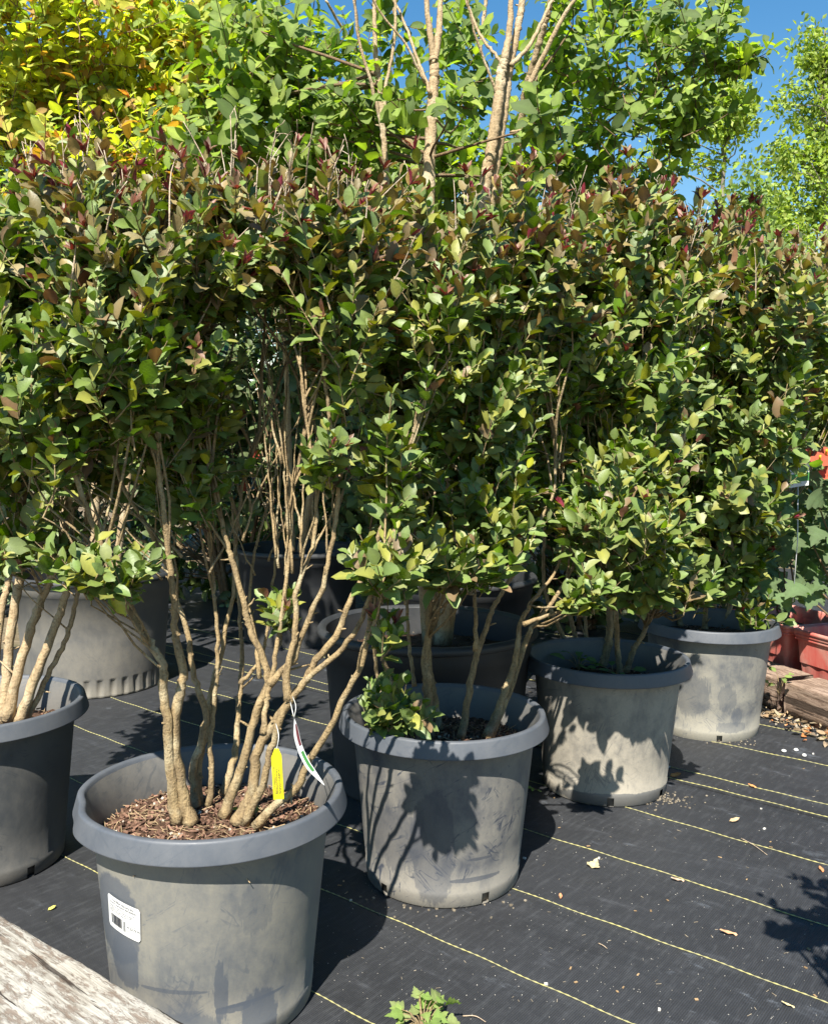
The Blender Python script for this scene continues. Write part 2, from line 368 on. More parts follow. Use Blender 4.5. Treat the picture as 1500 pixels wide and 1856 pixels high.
def yarn(d, parent, z=.001, t0=-4.2, t1=4.1, r=.0013, seed=0):
    rng = np.random.RandomState(seed); n = int((t1-t0)/.0045)
    t = np.linspace(t0, t1, n)
    wig = .004*np.sin(t*2.3+seed) + .0025*np.sin(t*7.1+2*seed) + .0016*np.sin(t*31+seed)
    p = t[:, None]*LT + (d+wig)[:, None]*LN + np.array([0, 0, z])
    rad = r*(1 + .5*np.sin(t*2*PI/.018)) 
    mb = MB(); tube(mb, p, rad, 4, None, False)
    o = mb.build('stitch_line', M['yarn'], parent); return o
d_obs = [(1145, 1856), (1500, 1822), (1500, 1680), (1500, 1568)]
ds = [float((on(*q)*LN).sum()) for q in d_obs]
for i, d in enumerate([ds[0]-.61, ds[0]-.305] + ds): yarn(d, near_cloth, seed=i)
d_far = [float((on(1500, 1463)*LN).sum()), float((on(1500, 1393)*LN).sum())]
for i, d in enumerate([SEAM+.012] + d_far + [d_far[1]+.305*k for k in range(1, 8)]): yarn(d, far_cloth, .007, seed=20+i)

# ------------------------------------------------------------------ nursery pots
POT_GROUP = 'grey nursery pots standing on the ground cloth'
RNG0 = np.random.RandomState(5)
def mulch(name, c, r, z, parent, n, seed, tone=1.0, mound=.012):
    """bark chips, straw and pale grit on a mounded bed: one uncountable part"""
    rng = np.random.RandomState(seed); mb = MB()
    rr = np.linspace(0, 1, 14); th = np.arange(48)*2*PI/48
    zz = mound*(1-rr[:, None]**2) + rng.normal(0, .003, (14, 48)); zz[0] = zz[0, 0]
    v = np.stack([c[0]+r*rr[:, None]*np.cos(th), c[1]+r*rr[:, None]*np.sin(th), z+zz], -1)
    i = np.arange(13)[:, None]*48; j = np.arange(48)[None]; k = (j+1) % 48
    mb.add(v.reshape(-1, 3), [np.stack([i+j, i+k, i+48+k, i+48+j], -1).reshape(-1, 4)], np.array([.075, .042, .026])*tone)
    for q in range(n):
        a, s = rng.uniform(0, 2*PI), r*.98*math.sqrt(rng.uniform(0, 1))
        p = np.array([c[0]+s*math.cos(a), c[1]+s*math.sin(a), z + mound*(1-(s/r)**2) + rng.uniform(.0, .007)])
        u = rng.uniform()
        if u < .80:   l, w_, h, col = rng.uniform(.004, .016), rng.uniform(.002, .006), rng.uniform(.001, .003), np.array([.165, .095, .065])*rng.uniform(.3, 1.7)
        elif u < .95: l, w_, h, col = rng.uniform(.02, .06), .0011, .0009, np.array([.42, .31, .18])*rng.uniform(.5, 1.3)
        else:         l, w_, h, col = rng.uniform(.004, .008), rng.uniform(.003, .006), .003, np.array([.48, .42, .34])*rng.uniform(.6, 1.2)
        Mx = Matrix.Translation(p) @ Matrix.Rotation(rng.uniform(0, 2*PI), 4, 'Z') @ Matrix.Rotation(rng.normal(0, .35), 4, 'Y') @ Matrix.Rotation(rng.normal(0, .5), 4, 'X')
        box(mb, (-l/2, -w_/2, -h/2), (l/2, w_/2, h/2), col*tone, 0, Mx)
    o = mb.build(name, M['chip'], parent, smooth=False); o['kind'] = 'stuff'; return o

def pot(cx, cy, label, mat, seed, notch_angles=(-70, -20, -120), soil=.065, nchip=500, tone=1.0, dent=0.0, inner=None):
    H, RL, RT, RB, lip = .4175, .2590, .2440, .188, .041
    root = empty('nursery_pot', (cx, cy, 0), label, 'plant pot', POT_GROUP)
    c = (cx, cy, 0); seg = 120
    rng = np.random.RandomState(seed); ph = rng.uniform(0, 6)
    def sq(th, z): return 1 + (z/H)*(.006*np.sin(2*th+ph) + .003*np.sin(3*th+2*ph)) - dent*(z/H)*np.exp(-((np.mod(th-R(200)+PI, 2*PI)-PI)/.16)**2)
    # body: outer skin with drain notches cut at the foot
    mb = MB(); rk = lambda z: RB + (.2245-RB)*z/.376
    prof = [(RB-.010, .0005), (RB-.002, .001), (rk(.004)+.0015, .005), (rk(.030)+.0015, .030), (rk(.040)+.0016, .040), (rk(.0415), .0425), (rk(.12), .12), (rk(.22), .22), (rk(.30), .30), (rk(.376), .376)]
    drop = []
    for a in notch_angles:
        j = int(round((a % 360)/360*seg))
        for q in (0, 1): drop += [(1, j+q), (2, j+q)]
    lathe(mb, prof, seg, c, drop=drop, squash=sq)
    lathe(mb, [(RB-.006, .06), (RB-.012, .002), (.001, .003)], seg, c, squash=sq)
    body = mb.build('body', mat, root); obase(body, cx, cy)
    mb = MB()
    lathe(mb, [(.2246, .3755), (.2500, .3765), (.2575, .3775), (RL, .3785), (RL, .3800), (.2588, .3815), (.2505, .4120), (.2498, .4145), (.2482, .4163), (.2455, .4173), (.2415, .4174), (.2385, .4166), (.2365, .4145), (.2345, .408)], seg, c, squash=sq)
    rim = mb.build('rim', M['rim'], root); obase(rim, cx, cy)
    mb = MB()
    prof = [(.2346, .4085), (.2300, .398), (.2205, .374)] + [(rk(z)-.006, z) for z in (.34, .30, .25)]
    lathe(mb, prof, seg, c, squash=sq)
    lin = mb.build('inner_wall', inner or M['inner'], root); obase(lin, cx, cy)
    mulch('bark_mulch', (cx, cy), rk(H-soil)-.0065, H-soil-.012, root, nchip, seed, tone)
    return root
def obase(o, cx, cy):
    """put the mesh's own origin on the pot's axis so that its wear sits in object space"""
    o.data.transform(Matrix.Translation((-cx, -cy, 0))); o.matrix_parent_inverse = Matrix.Identity(4)
def big_pot(cx, cy, label, mat, seed, H=.50, RL=.35, ribs=True, nchip=120):
    root = empty('nursery_pot', (cx, cy, 0), label, 'plant pot', 'big dark nursery pots behind the front row')
    c = (cx, cy, 0); k = RL/.35
    mb = MB(); B = .295*k; T = .325*k
    def sq(th, z): return 1 - .022*(np.abs(z-.045) < .034)*(np.sin(th*36) > .35)*(1.0 if ribs else 0.0)
    seg = 288 if ribs else 96
    prof = [(B-.01, .0), (B, .003), (B, .012), (B+.001, .073), (B+.0015, .079), (B+.002, .083), (B+.0025, .09), (B+(T-B)*.5, H*.5), (T, H-.075), (T+.004, H-.073), (T+.006, H-.02)]
    lathe(mb, prof, seg, c, squash=sq if ribs else None)
    b = mb.build('body', mat, root); obase(b, cx, cy)
    mb = MB()
    lathe(mb, [(T+.006, H-.024), (RL-.006, H-.026), (RL, H-.022), (RL-.001, H-.010), (RL-.008, H), (RL-.020, H), (T-.004, H-.010)], 96, c)
    r_ = mb.build('rim', M['pot_dark_shaded'], root); obase(r_, cx, cy)  # rim takes the darkened colour so the rear pots sink into shade
    mb = MB(); lathe(mb, [(T-.004, H-.011), (T-.006, H-.05), (T-.014, H-.2)], 96, c)
    l_ = mb.build('inner_wall', M['pot_dark_shaded'], root); obase(l_, cx, cy)
    mulch('bark_mulch', (cx, cy), T-.012, H-.10, root, nchip, seed, .7)
    return root

P1 = (-.385, 1.707); P2 = (.078, 2.216); P3 = (.608, 2.809); P4 = (1.114, 3.391)
q = on(158, 1288, .385); P0 = (q[0]-.262, q[1]-.02)
pot_front = pot(*P1, 'grey plastic nursery pot with a white price sticker, nearest the camera', M['pot_front'], 1, (-62, -140), .072, 2600, 1.0, .035)
pot(*P2, 'scuffed grey nursery pot behind the one with the sticker, leafy sucker over its rim', M['pot_mid'], 2, (-62, -140), .075, 1100, .9)
pot(*P3, 'mud-stained nursery pot with beige dust on its side, third along the front row', M['pot_muddy'], 3, (-100, -42), .085, 350, .6)
pot(*P4, 'smooth grey nursery pot beside the brown timbers, last of the front row', M['pot_clean'], 4, (-95, -30), .06, 300, .8)
pot(*P0, 'dark grey nursery pot holding four bare tan stems, cut off by the left edge', M['pot_left'], 6, (-35, -90), .075, 400, .9)
P5 = (-1.41, 3.98); P6 = (.045, 2.86); P8 = (.19, 3.95); P7 = (-.62, 4.90)
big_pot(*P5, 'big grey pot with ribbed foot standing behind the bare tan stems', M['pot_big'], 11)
big_pot(*P6, 'big black pot in shade directly behind the scuffed pot', M['pot_dark_shaded'], 12, ribs=False)
big_pot(*P7, 'big black pot in deep shade seen through the bare stems', M['pot_dark_shaded'], 13, ribs=False)
big_pot(*P8, 'black pot rim glimpsed in shade behind the leaning brown stems', M['pot_dark_shaded'], 14, ribs=False)

# ------------------------------------------------------------------ price sticker on the front pot
def sticker():
    cx, cy = P1; rk = lambda z: .188 + (.2245-.188)*z/.376
    # centre from the photograph: where the sight line meets the pot wall
    def hit(px, py):
        d = ray(px, py); t = np.linspace(1.0, 2.2, 12000)
        p = d[None]*t[:, None] + np.array([0, 0, CAM_H])
        s = np.hypot(p[:, 0]-cx, p[:, 1]-cy) - rk(p[:, 2]); i = np.argmax(s < 0); return p[i]
    c = hit(223, 1664); a0 = math.atan2(c[1]-cy, c[0]-cx); z0 = c[2]
    l, r_ = hit(192, 1645), hit(254, 1680)
    W = np.linalg.norm(hit(194, 1650)-hit(253, 1680)); Hh = .064; W = min(max(W, .062), .085)
    tilt = -R(6)
    def wrap(u, v, lift):
        uu = u*math.cos(tilt) - v*math.sin(tilt); vv = u*math.sin(tilt) + v*math.cos(tilt)
        z = z0 + vv; rad = rk(z) + lift + .0004; a = a0 + uu/rad
        return np.stack([cx + rad*np.cos(a), cy + rad*np.sin(a), z], -1)
    mb = MB(); n = 24; us = np.linspace(-W/2, W/2, n); rc = .005
    top = Hh/2 - np.where(np.abs(us) > W/2-rc, rc - np.sqrt(np.maximum(rc**2 - (np.abs(us)-(W/2-rc))**2, 0)), 0)
    v = np.concatenate([wrap(us, -top, .0012), wrap(us, top, .0012)])
    i = np.arange(n-1); mb.add(v, [np.stack([i, i+1, n+i+1, n+i], -1)])
    st = mb.build('price_sticker', M['white'], pot_front)
    mb = MB()
    def bar(u0, u1, v0, v1):
        uu = np.linspace(u0, u1, 6); vv = np.r_[np.full(6, v0), np.full(6, v1)]
        i = np.arange(5); mb.add(wrap(np.r_[uu, uu], vv, .0019), [np.stack([i, i+1, 6+i+1, 6+i], -1)])
    k = W/.07
    rng = np.random.RandomState(3); u = -.026*k
    while u < -.001*k:
        b = rng.choice([.0005, .0009, .0014]); bar(u, u+b, -.022, -.003); u += b + rng.choice([.0005, .0009])
    for u in (.002*k, .0042*k, .0058*k): bar(u, u+.0008, -.024, -.004)
    def text(s, u, v, size):
        fc = bpy.data.curves.new('text', 'FONT'); fc.body = s; fc.size = size; fc.resolution_u = 2
        to = bpy.data.objects.new('text', fc); COL.objects.link(to)
        dg = bpy.context.evaluated_depsgraph_get(); me = bpy.data.meshes.new_from_object(to.evaluated_get(dg))
        vv = np.array([x.co[:] for x in me.vertices]); fs = [np.array(p.vertices[:])[None] for p in me.polygons]
        bpy.data.objects.remove(to); bpy.data.curves.remove(fc); bpy.data.meshes.remove(me)
        if len(vv): mb.add(wrap(u + vv[:, 0], v + vv[:, 1], .0019), fs)
    text('True Blue Nursery Inc', -.024*k, .0235, .0052*k)
    text('Dwarf Crapemyrtle #20 #20020', -.029*k, .0180, .0043*k)
    text('Weathered dwarf shrub', -.029*k, .0128, .0034*k); text('Full', .020*k, .0128, .0034*k)
    text('for large or small sun shade and hedging', -.029*k, .0092, .0031*k)
    text('summer flower, warm climate, drought', -.029*k, .0058, .0031*k)
    text('full grown 6 ft high, water well', -.029*k, .0024, .0031*k)
    text('P3', .010*k, -.0145, .0048*k); text('$179.95', .0165*k, -.0150, .0056*k)
    text('see our plant care', .009*k, -.0080, .0026*k); text('C', .011*k, -.0215, .0045*k)
    mb.build('printed_text', M['ink'], st, smooth=False)
sticker()

# ------------------------------------------------------------------ timbers
def timber(name, A, dirv, L, Wd, H, label, mat, seed, up=0.0, rough=.003, nl=90):
    """a beam: A one top edge end, dirv along it, width to the right-hand side"""
    rng = np.random.RandomState(seed); d = unit(np.array([dirv[0], dirv[1], 0.0])); s = np.array([-d[1], d[0], 0.0])
    cs = []                                                   # rounded cross-section
    rc = .007; sg = 1.0 if Wd > 0 else -1.0
    for (u, v) in [(0, 0), (0, H*.4), (0, H-rc*2), (0, H-rc), (sg*rc*.3, H-rc*.3), (sg*rc, H), (sg*rc*2.2, H), (Wd*.25, H+.001), (Wd*.5, H), (Wd*.75, H+.001), (Wd-sg*rc*2.2, H), (Wd-sg*rc, H), (Wd-sg*rc*.3, H-rc*.3), (Wd, H-rc), (Wd, H-rc*2), (Wd, H*.4), (Wd, 0)]: cs.append((u, v))
    cs = np.array(cs); m = len(cs); t = np.linspace(0, L, nl)
    n1 = np.cumsum(rng.normal(0, 1, (nl, m)), 0); ker = np.ones(9)/9
    wav = np.stack([np.convolve(rng.normal(0, 1, nl+8), ker, 'valid') for _ in range(m)], 1)*rough*2 + rng.normal(0, rough*.18, (nl, m))
    ctr = cs - np.array([Wd/2, H/2]); un = unit(ctr)
    P = A[None, None] + t[:, None, None]*d + (cs[:, 0][None] + wav*un[:, 0])[..., None]*s + np.array([0, 0, 1.0])*(up + np.maximum(cs[:, 1][None] + wav*un[:, 1], 0))[..., None]
    mb = MB(); i = np.arange(nl-1)[:, None]*m; j = np.arange(m)[None]; k = (j+1) % m
    mb.add(P.reshape(-1, 3), [np.stack([i+j, i+k, i+m+k, i+m+j], -1).reshape(-1, 4), np.arange(m)[None], (np.arange(m)[::-1]+(nl-1)*m)[None]])
    return tag(mb.build(name, mat), label, 'timber')
e0, e1 = on(0, 1655, .15), on(338, 1856, .15); dv = e1-e0; st0 = e0 - unit(dv)*.9; st0[2] = 0
timber('landscape_timber', st0, -dv*-1, 2.2, -.24, .15, 'pale weathered timber with flaking grey grain in the bottom left corner', M['timber_pale'], 3, rough=.0016, nl=220)
b0 = on(1420, 1300, 0); dd = on(1500, 1332, 0) - b0; dd[2] = 0
timber('landscape_timber', np.array([b0[0], b0[1], 0]), dd, 1.4, .18, .145, 'brown cracked timber running off the right edge, the longer of two', M['timber_brown'], 5)
b1 = on(1412, 1297, 0); u = unit(dd)
timber('landscape_timber', np.array([b1[0], b1[1], 0]) - u*.62 + np.array([0, .01, 0]), dd, .61, .18, .145, 'short brown timber end between the last pot and the longer brown timber', M['timber_brown'], 6)

# ------------------------------------------------------------------ red pots
u_ = unit(dd); n_ = np.array([-u_[1], u_[0], 0.0]); face0 = np.array([b0[0], b0[1], 0.0]) + n_*.215
def on_face(px, py):
    d = ray(px, py); o = np.array([0, 0, CAM_H]); return o + d*(n_ @ (face0-o))/(n_ @ d)
def red_pot(t0, W, H, label, seed):
    """a square, tapering plastic pot: t0 along the timber to its left rim corner"""
    c = face0 + u_*(t0+W/2) + n_*W/2; rng = np.random.RandomState(seed)
    root = empty('red_pot', (c[0], c[1], 0), label, 'plant pot', 'square red plastic pots behind the timbers')
    def ring(w, z, rc=.02, n=6, wave=0.0):
        pts = []
        for k, (sx, sy) in enumerate(((1, -1), (1, 1), (-1, 1), (-1, -1))):
            for a in np.linspace(0, PI/2, n): 
                th = -PI/2 + k*PI/2 + a; pts.append((sx*(w/2-rc) + rc*math.cos(th), sy*(w/2-rc) + rc*math.sin(th)))
        q = np.array(pts); q = np.vstack([q, q[:1]]); out = []
        for i in range(len(q)-1):
            L = np.linalg.norm(q[i+1]-q[i]); m = 24 if L > .05 else 1
            for j in range(m):
                p = q[i] + (q[i+1]-q[i])*j/m
                if m > 1 and wave: nn = unit(np.array([p[0]*(abs(p[0]) >= abs(p[1])), p[1]*(abs(p[1]) > abs(p[0]))])); p = p - nn*wave*(.5+.5*math.cos(j/m*2*PI*4))
                out.append(c + u_*p[0] + n_*p[1] + np.array([0, 0, z]))
        return np.array(out)
    def skin(rings):
        mb = MB(); m = len(rings[0]); mb.add(np.concatenate(rings), [np.concatenate([np.stack([k*m+np.arange(m), k*m+(np.arange(m)+1) % m, (k+1)*m+(np.arange(m)+1) % m, (k+1)*m+np.arange(m)], -1) for k in range(len(rings)-1)])]); return mb
    skin([ring(W*.80, 0), ring(W*.81, .015, wave=.004), ring(W*.93, H-.052, wave=.004), ring(W*.935, H-.045)]).build('body', M['red'], root)
    r_ = [(.935, .046), (.965, .044), (.967, .034), (.955, .032), (.98, .029), (.982, .019), (.97, .017), (1.0, .014), (1.0, .0), (.97, -.002), (.95, .004), (.93, .06), (.90, .14)]
    skin([ring(W*a_, H-z_) for a_, z_ in r_]).build('rim', M['red'], root)
    mulch('potting_soil', (c[0], c[1]), W*.46, H-.07, root, 60, seed, .7)
    return c
eL, eR = on_face(1426, 1136), on_face(1434, 1138); HR = float(eR[2]); tR = float((eR-face0) @ u_); tL = float((eL-face0) @ u_)
RP2 = red_pot(tR, .40, HR, 'red square pot with a ridged rim behind the longer brown timber', 5)
RP1 = red_pot(tL-.40, .40, HR, 'red square pot half hidden by the last grey pot', 6)

# ------------------------------------------------------------------ plants
GREEN = np.array([.095, .165, .012]); OLIVE = np.array([.225, .235, .018]); DEEP = np.array([.038, .075, .020])
BRONZE = np.array([.19, .078, .055]); PLUM = np.array([.19, .026, .042]); GREYG = np.array([.24, .28, .11])
def E(px, py, Y, rx, rz, ry, n, lm=None):
    k = Y/F; return (at(px, py, Y), np.array([rx*k, ry, rz*k]), n, lm)
def stem_path(pts, Y0, Y1, jitter=0.0, rng=None):
    """traced stem: sight-line points, depth running from Y0 at the foot to Y1 at the top"""
    n = len(pts); ys = [p[1] for p in pts]; a = np.array([(ys[0]-y)/max(ys[0]-ys[-1], 1) for y in ys])
    return np.array([at(p[0], p[1], Y0 + (Y1-Y0)*t) for p, t in zip(pts, a)])
def stem_mesh(path, r0, r1, rng, sides=9, spurs=1.0, foot=1.35, lump=1.0):
    L = np.linalg.norm(np.diff(path, axis=0), axis=1).sum(); n = max(8, int(L/.016))
    p = spline(path, n); t = np.linspace(0, 1, n)
    p[1:-1] += rng.normal(0, .0011, (n-2, 3))
    r = r0 + (r1-r0)*t**.85; r *= 1 + (foot-1)*np.exp(-t*L/.03)
    knots = np.zeros(n)
    for q in range(int(L/.07)): knots += lump*rng.uniform(.05, .2)*np.exp(-((np.arange(n)-rng.uniform(2, n))/1.1)**2)
    wob = 1 + rng.normal(0, .045, (n, sides)) + knots[:, None]*np.clip(rng.normal(.7, .5, (n, sides)), 0, 2)
    mb = MB(); tube(mb, p, r, sides, None, True, 0, wob)
    for q in range(int(L/.075*spurs)):                          # pruned nubs and dead spurs
        i = rng.randint(2, n-1); d = unit(unit(p[i]-p[i-1])*rng.uniform(.3, .9) + unit(rng.normal(0, 1, 3))*.9)
        l = rng.choice([.006, .010, .018, .05], p=[.5, .3, .15, .05])*rng.uniform(.7, 1.3)
        rr = min(r[i]*.42, .0035)
        e = p[i] + d*(r[i]*.7+l)
        tube(mb, np.array([p[i], p[i]+d*(r[i]*.7+l*.5)+rng.normal(0, .001, 3), e]), [rr, rr*.8, rr*.45], 5)
    return mb, p
def shoots(ell, rng, lmean=.15, up=.7, outw=.6, rnd=.45, sun=.15, core=None, bias=.33, axis=None):
    """shoot bases, directions and lengths spread through the crown's ellipsoids"""
    B, D, L = [], [], []
    for e in ell:
        c, r, n = e[:3]; lm = (e[3] if len(e) > 3 else None) or lmean
        u = unit(rng.normal(0, 1, (n, 3))); s = rng.uniform(0, 1, (n, 1))**bias
        p = c + u*s*r
        o = unit((p - c)/np.maximum(r, .02)) if axis is None else unit(p - axis)
        d = unit(o*outw*s + np.array([0, 0, 1.0])*up + TO_SUN*sun + rng.normal(0, 1, (n, 3))*rnd*.6)
        B.append(p - d*lm*.6); D.append(d); L.append(lm*rng.uniform(.6, 1.5, n))
    return np.concatenate(B), np.concatenate(D), np.concatenate(L)
def clothe(B, D, L, rng, mbL, mbT, llen, gap, colf, tip=None, tipP=0.0, rtw=.0016, tmpl=T_OVATE, wid=1.08, spread=(58, 24), fold=(.1, .65), curl=(.02, .35), droop=.0, sides=4, size_jit=.35, start=.15, facing=.58, twig_col=(1, 1, 1)):
    """opposite leaf pairs up every shoot, small tinted ones at its tip; twigs go to mbT"""
    LP, LD, LN_, LL, LC = [], [], [], [], []
    TP, TD, TN, TL, TC = [], [], [], [], []
    for b, d, l in zip(B, D, L):
        bend = rng.normal(0, .16, 3); bend[2] += .10
        t = np.linspace(0, 1, 5)[:, None]; ax = b + d*l*t + bend*l*t**2
        if mbT is not None: tube(mbT, ax, np.linspace(rtw, rtw*.45, 5), sides, twig_col, False)
        np_ = max(2, int(l*(1-start)/gap)); ph = rng.uniform(0, PI)
        x = unit(np.cross(d, rng.normal(0, 1, 3))); y = np.cross(d, x)
        for k in range(np_+1):
            tt = start + (1-start)*k/np_
            p = b + d*l*tt + bend*l*tt**2; dd = unit(d + 2*bend*tt)
            sz = llen*(.55 + .6*math.sin(PI*min(1, .18+.72*tt)))*rng.uniform(1-size_jit, 1+size_jit)
            a0 = ph + (k % 2)*PI/2*.8 + rng.normal(0, .25)
            for h in (0, PI):
                if rng.uniform() < .07: continue
                an = R(spread[0] + (spread[1]-spread[0])*tt + rng.normal(0, 12))
                pr = x*math.cos(a0+h) + y*math.sin(a0+h)
                ld = dd*math.cos(an) + pr*math.sin(an); ld[2] -= droop*rng.uniform(.3, 1)
                LP.append(p + pr*rtw); LD.append(ld); LN_.append(dd*math.sin(an) - pr*math.cos(an) + facing*(TO_SUN*1.5 + np.array([0, 0, .3])) + rng.normal(0, .3, 3))
                LL.append(sz); LC.append(colf(p, tt, rng))
        if tip is not None and rng.uniform() < tipP(b):
            e = b + d*l + bend*l; dd = unit(d + 2*bend)
            for k in range(rng.randint(4, 8)):
                a0 = rng.uniform(0, 2*PI); an = R(rng.uniform(8, 42)); pr = x*math.cos(a0) + y*math.sin(a0)
                TP.append(e); TD.append(dd*math.cos(an) + pr*math.sin(an)); TN.append(dd*math.sin(an)-pr*math.cos(an)); TL.append(llen*rng.uniform(.45, 1.0)); TC.append(tip*rng.uniform(.6, 1.5))
    n = len(LP)
    leaves(mbL, np.array(LP), np.array(LD), np.array(LN_), np.array(LL), np.array(LC), tmpl, wid*rng.uniform(.85, 1.15, n), rng.uniform(*fold, n), rng.uniform(*curl, n))
    if TP: leaves(mbL, np.array(TP), np.array(TD), np.array(TN), np.array(TL), np.array(TC), tmpl, .55, .6, rng.uniform(-.05, .3, len(TP)))
    return n
def connect(B, paths, rng, mbT, r=.0032, frac=1.0, low=.35):
    """a curved twig from each shoot's foot down to the nearest stem below it"""
    nodes = np.concatenate([p[int(len(p)*low):] for p in paths])
    for b in B:
        if rng.uniform() > frac: continue
        d = nodes - b; hz = np.hypot(d[:, 0], d[:, 1]); dist = hz + .55*np.abs(-d[:, 2] - 1.6*hz - .05) + np.where(nodes[:, 2] > b[2]-.02, 5.0, 0)
        k = min(14, len(dist)-1); i = np.argpartition(dist, k)[rng.randint(0, k)]; a = nodes[i]
        if dist[i] > 4 or np.linalg.norm(d[i]) > .7: continue
        m1 = a + (b-a)*.35 + rng.normal(0, .006, 3); m2 = a + (b-a)*.7 + rng.normal(0, .007, 3)
        l = np.linalg.norm(b-a)
        tube(mbT, spline([a, m1, m2, b], 7), np.linspace(min(r*(.6+1.6*l), .006), r*.45, 7), 4, None, False)
def dead_twigs(ell, rng, mb, n, l=(.07, .19)):
    """pale leafless forked sticks standing out of the top of the crown"""
    for e in ell:
        c, r = e[:2]
        for q in range(n):
            u = unit(rng.normal(0, 1, 3)); u[2] = abs(u[2]); p = c + u*r*rng.uniform(.7, 1.0)
            d = unit(np.array([0, 0, 1.0]) + rng.normal(0, .28, 3)); ll = rng.uniform(*l)
            path = spline([p - d*.03, p + d*ll*.5 + rng.normal(0, .004, 3), p + d*ll + rng.normal(0, .008, 3)], 6)
            tube(mb, path, np.linspace(.0019, .0008, 6), 4, mi=1)
            for f in range(rng.randint(2, 6)):
                i = rng.randint(2, 6); e = path[i] + unit(d + rng.normal(0, .55, 3))*rng.uniform(.012, .04)
                tube(mb, np.array([path[i], (path[i]+e)/2 + rng.normal(0, .002, 3), e]), [.001, .0008, .0006], 3, mi=1)
M['deadwood'] = bark_mat('dead_twig_bark', (.46, .37, .27), (.36, .27, .18), (.55, .47, .36))

def hedge_colour(ztop, bronze=.5, base=GREEN):
    def f(p, t, rng):
        k = (p[2] - (ztop-.48))/.45
        c = base*rng.uniform(.75, 1.3) + rng.normal(0, .006, 3)
        u = rng.uniform()
        if u < .25: c = OLIVE*rng.uniform(.8, 1.3)
        elif u < .28: c = GREYG*rng.uniform(.75, 1.1)
        if k > 0 and rng.uniform() < bronze*min(1, k)*(.35+.75*t): 
            b = BRONZE*rng.uniform(.75, 1.25); c = c*(1-.85*rng.uniform(.5, 1)) + b*.85
        elif rng.uniform() < .03: c = BRONZE*rng.uniform(.7, 1.1)
        return np.clip(c, .004, .9)
    return f
SHRUBS = 'green and bronze shrubs in the front row of pots'
def front_shrub(base, label, stems, ell, llen, seed, zt, extra_leaf=None, deadN=4, gap=.021, lmean=.14, bark='bark', group=SHRUBS, bronze=.72, frac=1.0, up=.75):
    rng = np.random.RandomState(seed)
    root = empty('flowering_shrub', (base[0], base[1], .35), label, 'shrub', group)
    paths = []
    for (pts, r0, r1, Ya, Yb) in stems:
        path = stem_path(pts, Ya, Yb)
        mb, p = stem_mesh(path, r0*.92, r1*.9, rng, lump=.4)
        mb.build('stem', M[bark], root); paths.append((p, r0))
    paths = [p for p, r0 in paths if r0 >= .006]
    mbL, mbT = MB(), MB()
    B, D, L = shoots(ell, rng, lmean, up=up)
    connect(B, paths, rng, mbT, frac=frac)
    cf = hedge_colour(zt, bronze)
    clothe(B, D, L, rng, mbL, mbT, llen, gap, cf, PLUM, lambda b: .95 if b[2] > zt-.30 else (.35 if b[2] > zt-.42 else .04))
    if extra_leaf: extra_leaf(mbL, mbT, rng, cf)
    if deadN: dead_twigs([e for e in ell if e[0][2] > zt-.5 and e[2] >= 38], rng, mbT, int(deadN*1.9))
    mbL.build('foliage', M['leaf'], root); mbT.build('twigs', [M[bark], M['deadwood']], root)
    return root, paths

def pz(px, py, z): return on(px, py, z)[1]
# ---- the nearest shrub, stems traced one by one
S1 = []
def s1(pts, r0, r1, lean=0.0, Y0=None):
    y0 = pz(pts[0][0], pts[0][1], .352) if Y0 is None else Y0
    S1.append((pts, r0, r1, y0, y0+lean))
s1([(321,1492),(311,1416),(304,1312),(295,1250),(296,1208),(276,1173),(252,1139),(221,1073),(190,1000),(150,900),(110,780),(90,650)], .0115, .004, -.10)
s1([(347,1492),(333,1450),(320,1381),(316,1312),(325,1260),(332,1225),(321,1166),(318,1139),(314,1069),(305,1000),(290,880),(270,740),(255,560)], .0135, .004, -.05)
s1([(357,1462),(349,1399),(363,1347),(373,1295),(359,1250),(349,1208),(342,1160),(322,1090),(305,1030),(270,960),(215,860),(190,720)], .0088, .004, .06)
s1([(359,1457),(358,1399),(366,1354),(377,1312),(380,1270),(389,1225),(401,1180),(408,1139),(422,1087),(425,1035),(430,960),(445,850),(470,780)], .0085, .003, .12)
s1([(377,1461),(384,1399),(380,1347),(386,1300),(392,1220),(394,1150),(388,1069),(384,1017),(372,930),(360,800),(350,640)], .0062, .003, .10)
s1([(403,1440),(422,1381),(429,1329),(432,1277),(436,1236),(439,1190),(436,1139),(432,1069),(425,980),(420,900)], .0085, .003, .20)
s1([(436,1240),(452,1220),(467,1204),(480,1170),(490,1100),(500,1000),(505,900),(520,700)], .005, .002, .05, 1.86)
s1([(404,1482),(425,1426),(443,1374),(456,1319),(474,1270),(486,1236),(477,1194),(456,1149),(446,1114),(439,1080),(422,1021),(412,985),(390,900),(378,800),(372,640)], .0105, .004, .02)
s1([(488,1240),(512,1215),(533,1194),(547,1152),(567,1104),(585,1062),(597,1007),(606,960),(612,883),(604,800),(590,700),(580,600),(570,480)], .0072, .003, .0, 1.66)
s1([(429,1492),(443,1464),(460,1430),(463,1381),(474,1347),(495,1315),(522,1274),(550,1236),(567,1204),(599,1166),(619,1128),(633,1094),(660,1040),(690,960),(715,890),(740,810),(775,705),(798,630)], .0130, .0026, .0)
s1([(522,1270),(519,1225),(529,1173),(536,1139),(536,1080),(548,1040),(566,991),(574,930),(568,850),(556,760),(546,680),(540,560),(530,440)], .0075, .0018, .06, 1.64)
s1([(443,1494),(474,1430),(485,1380),(495,1347),(512,1295),(547,1243),(574,1215),(616,1180),(647,1139),(664,1100),(690,1040),(715,960)], .0085, .004, -.10)
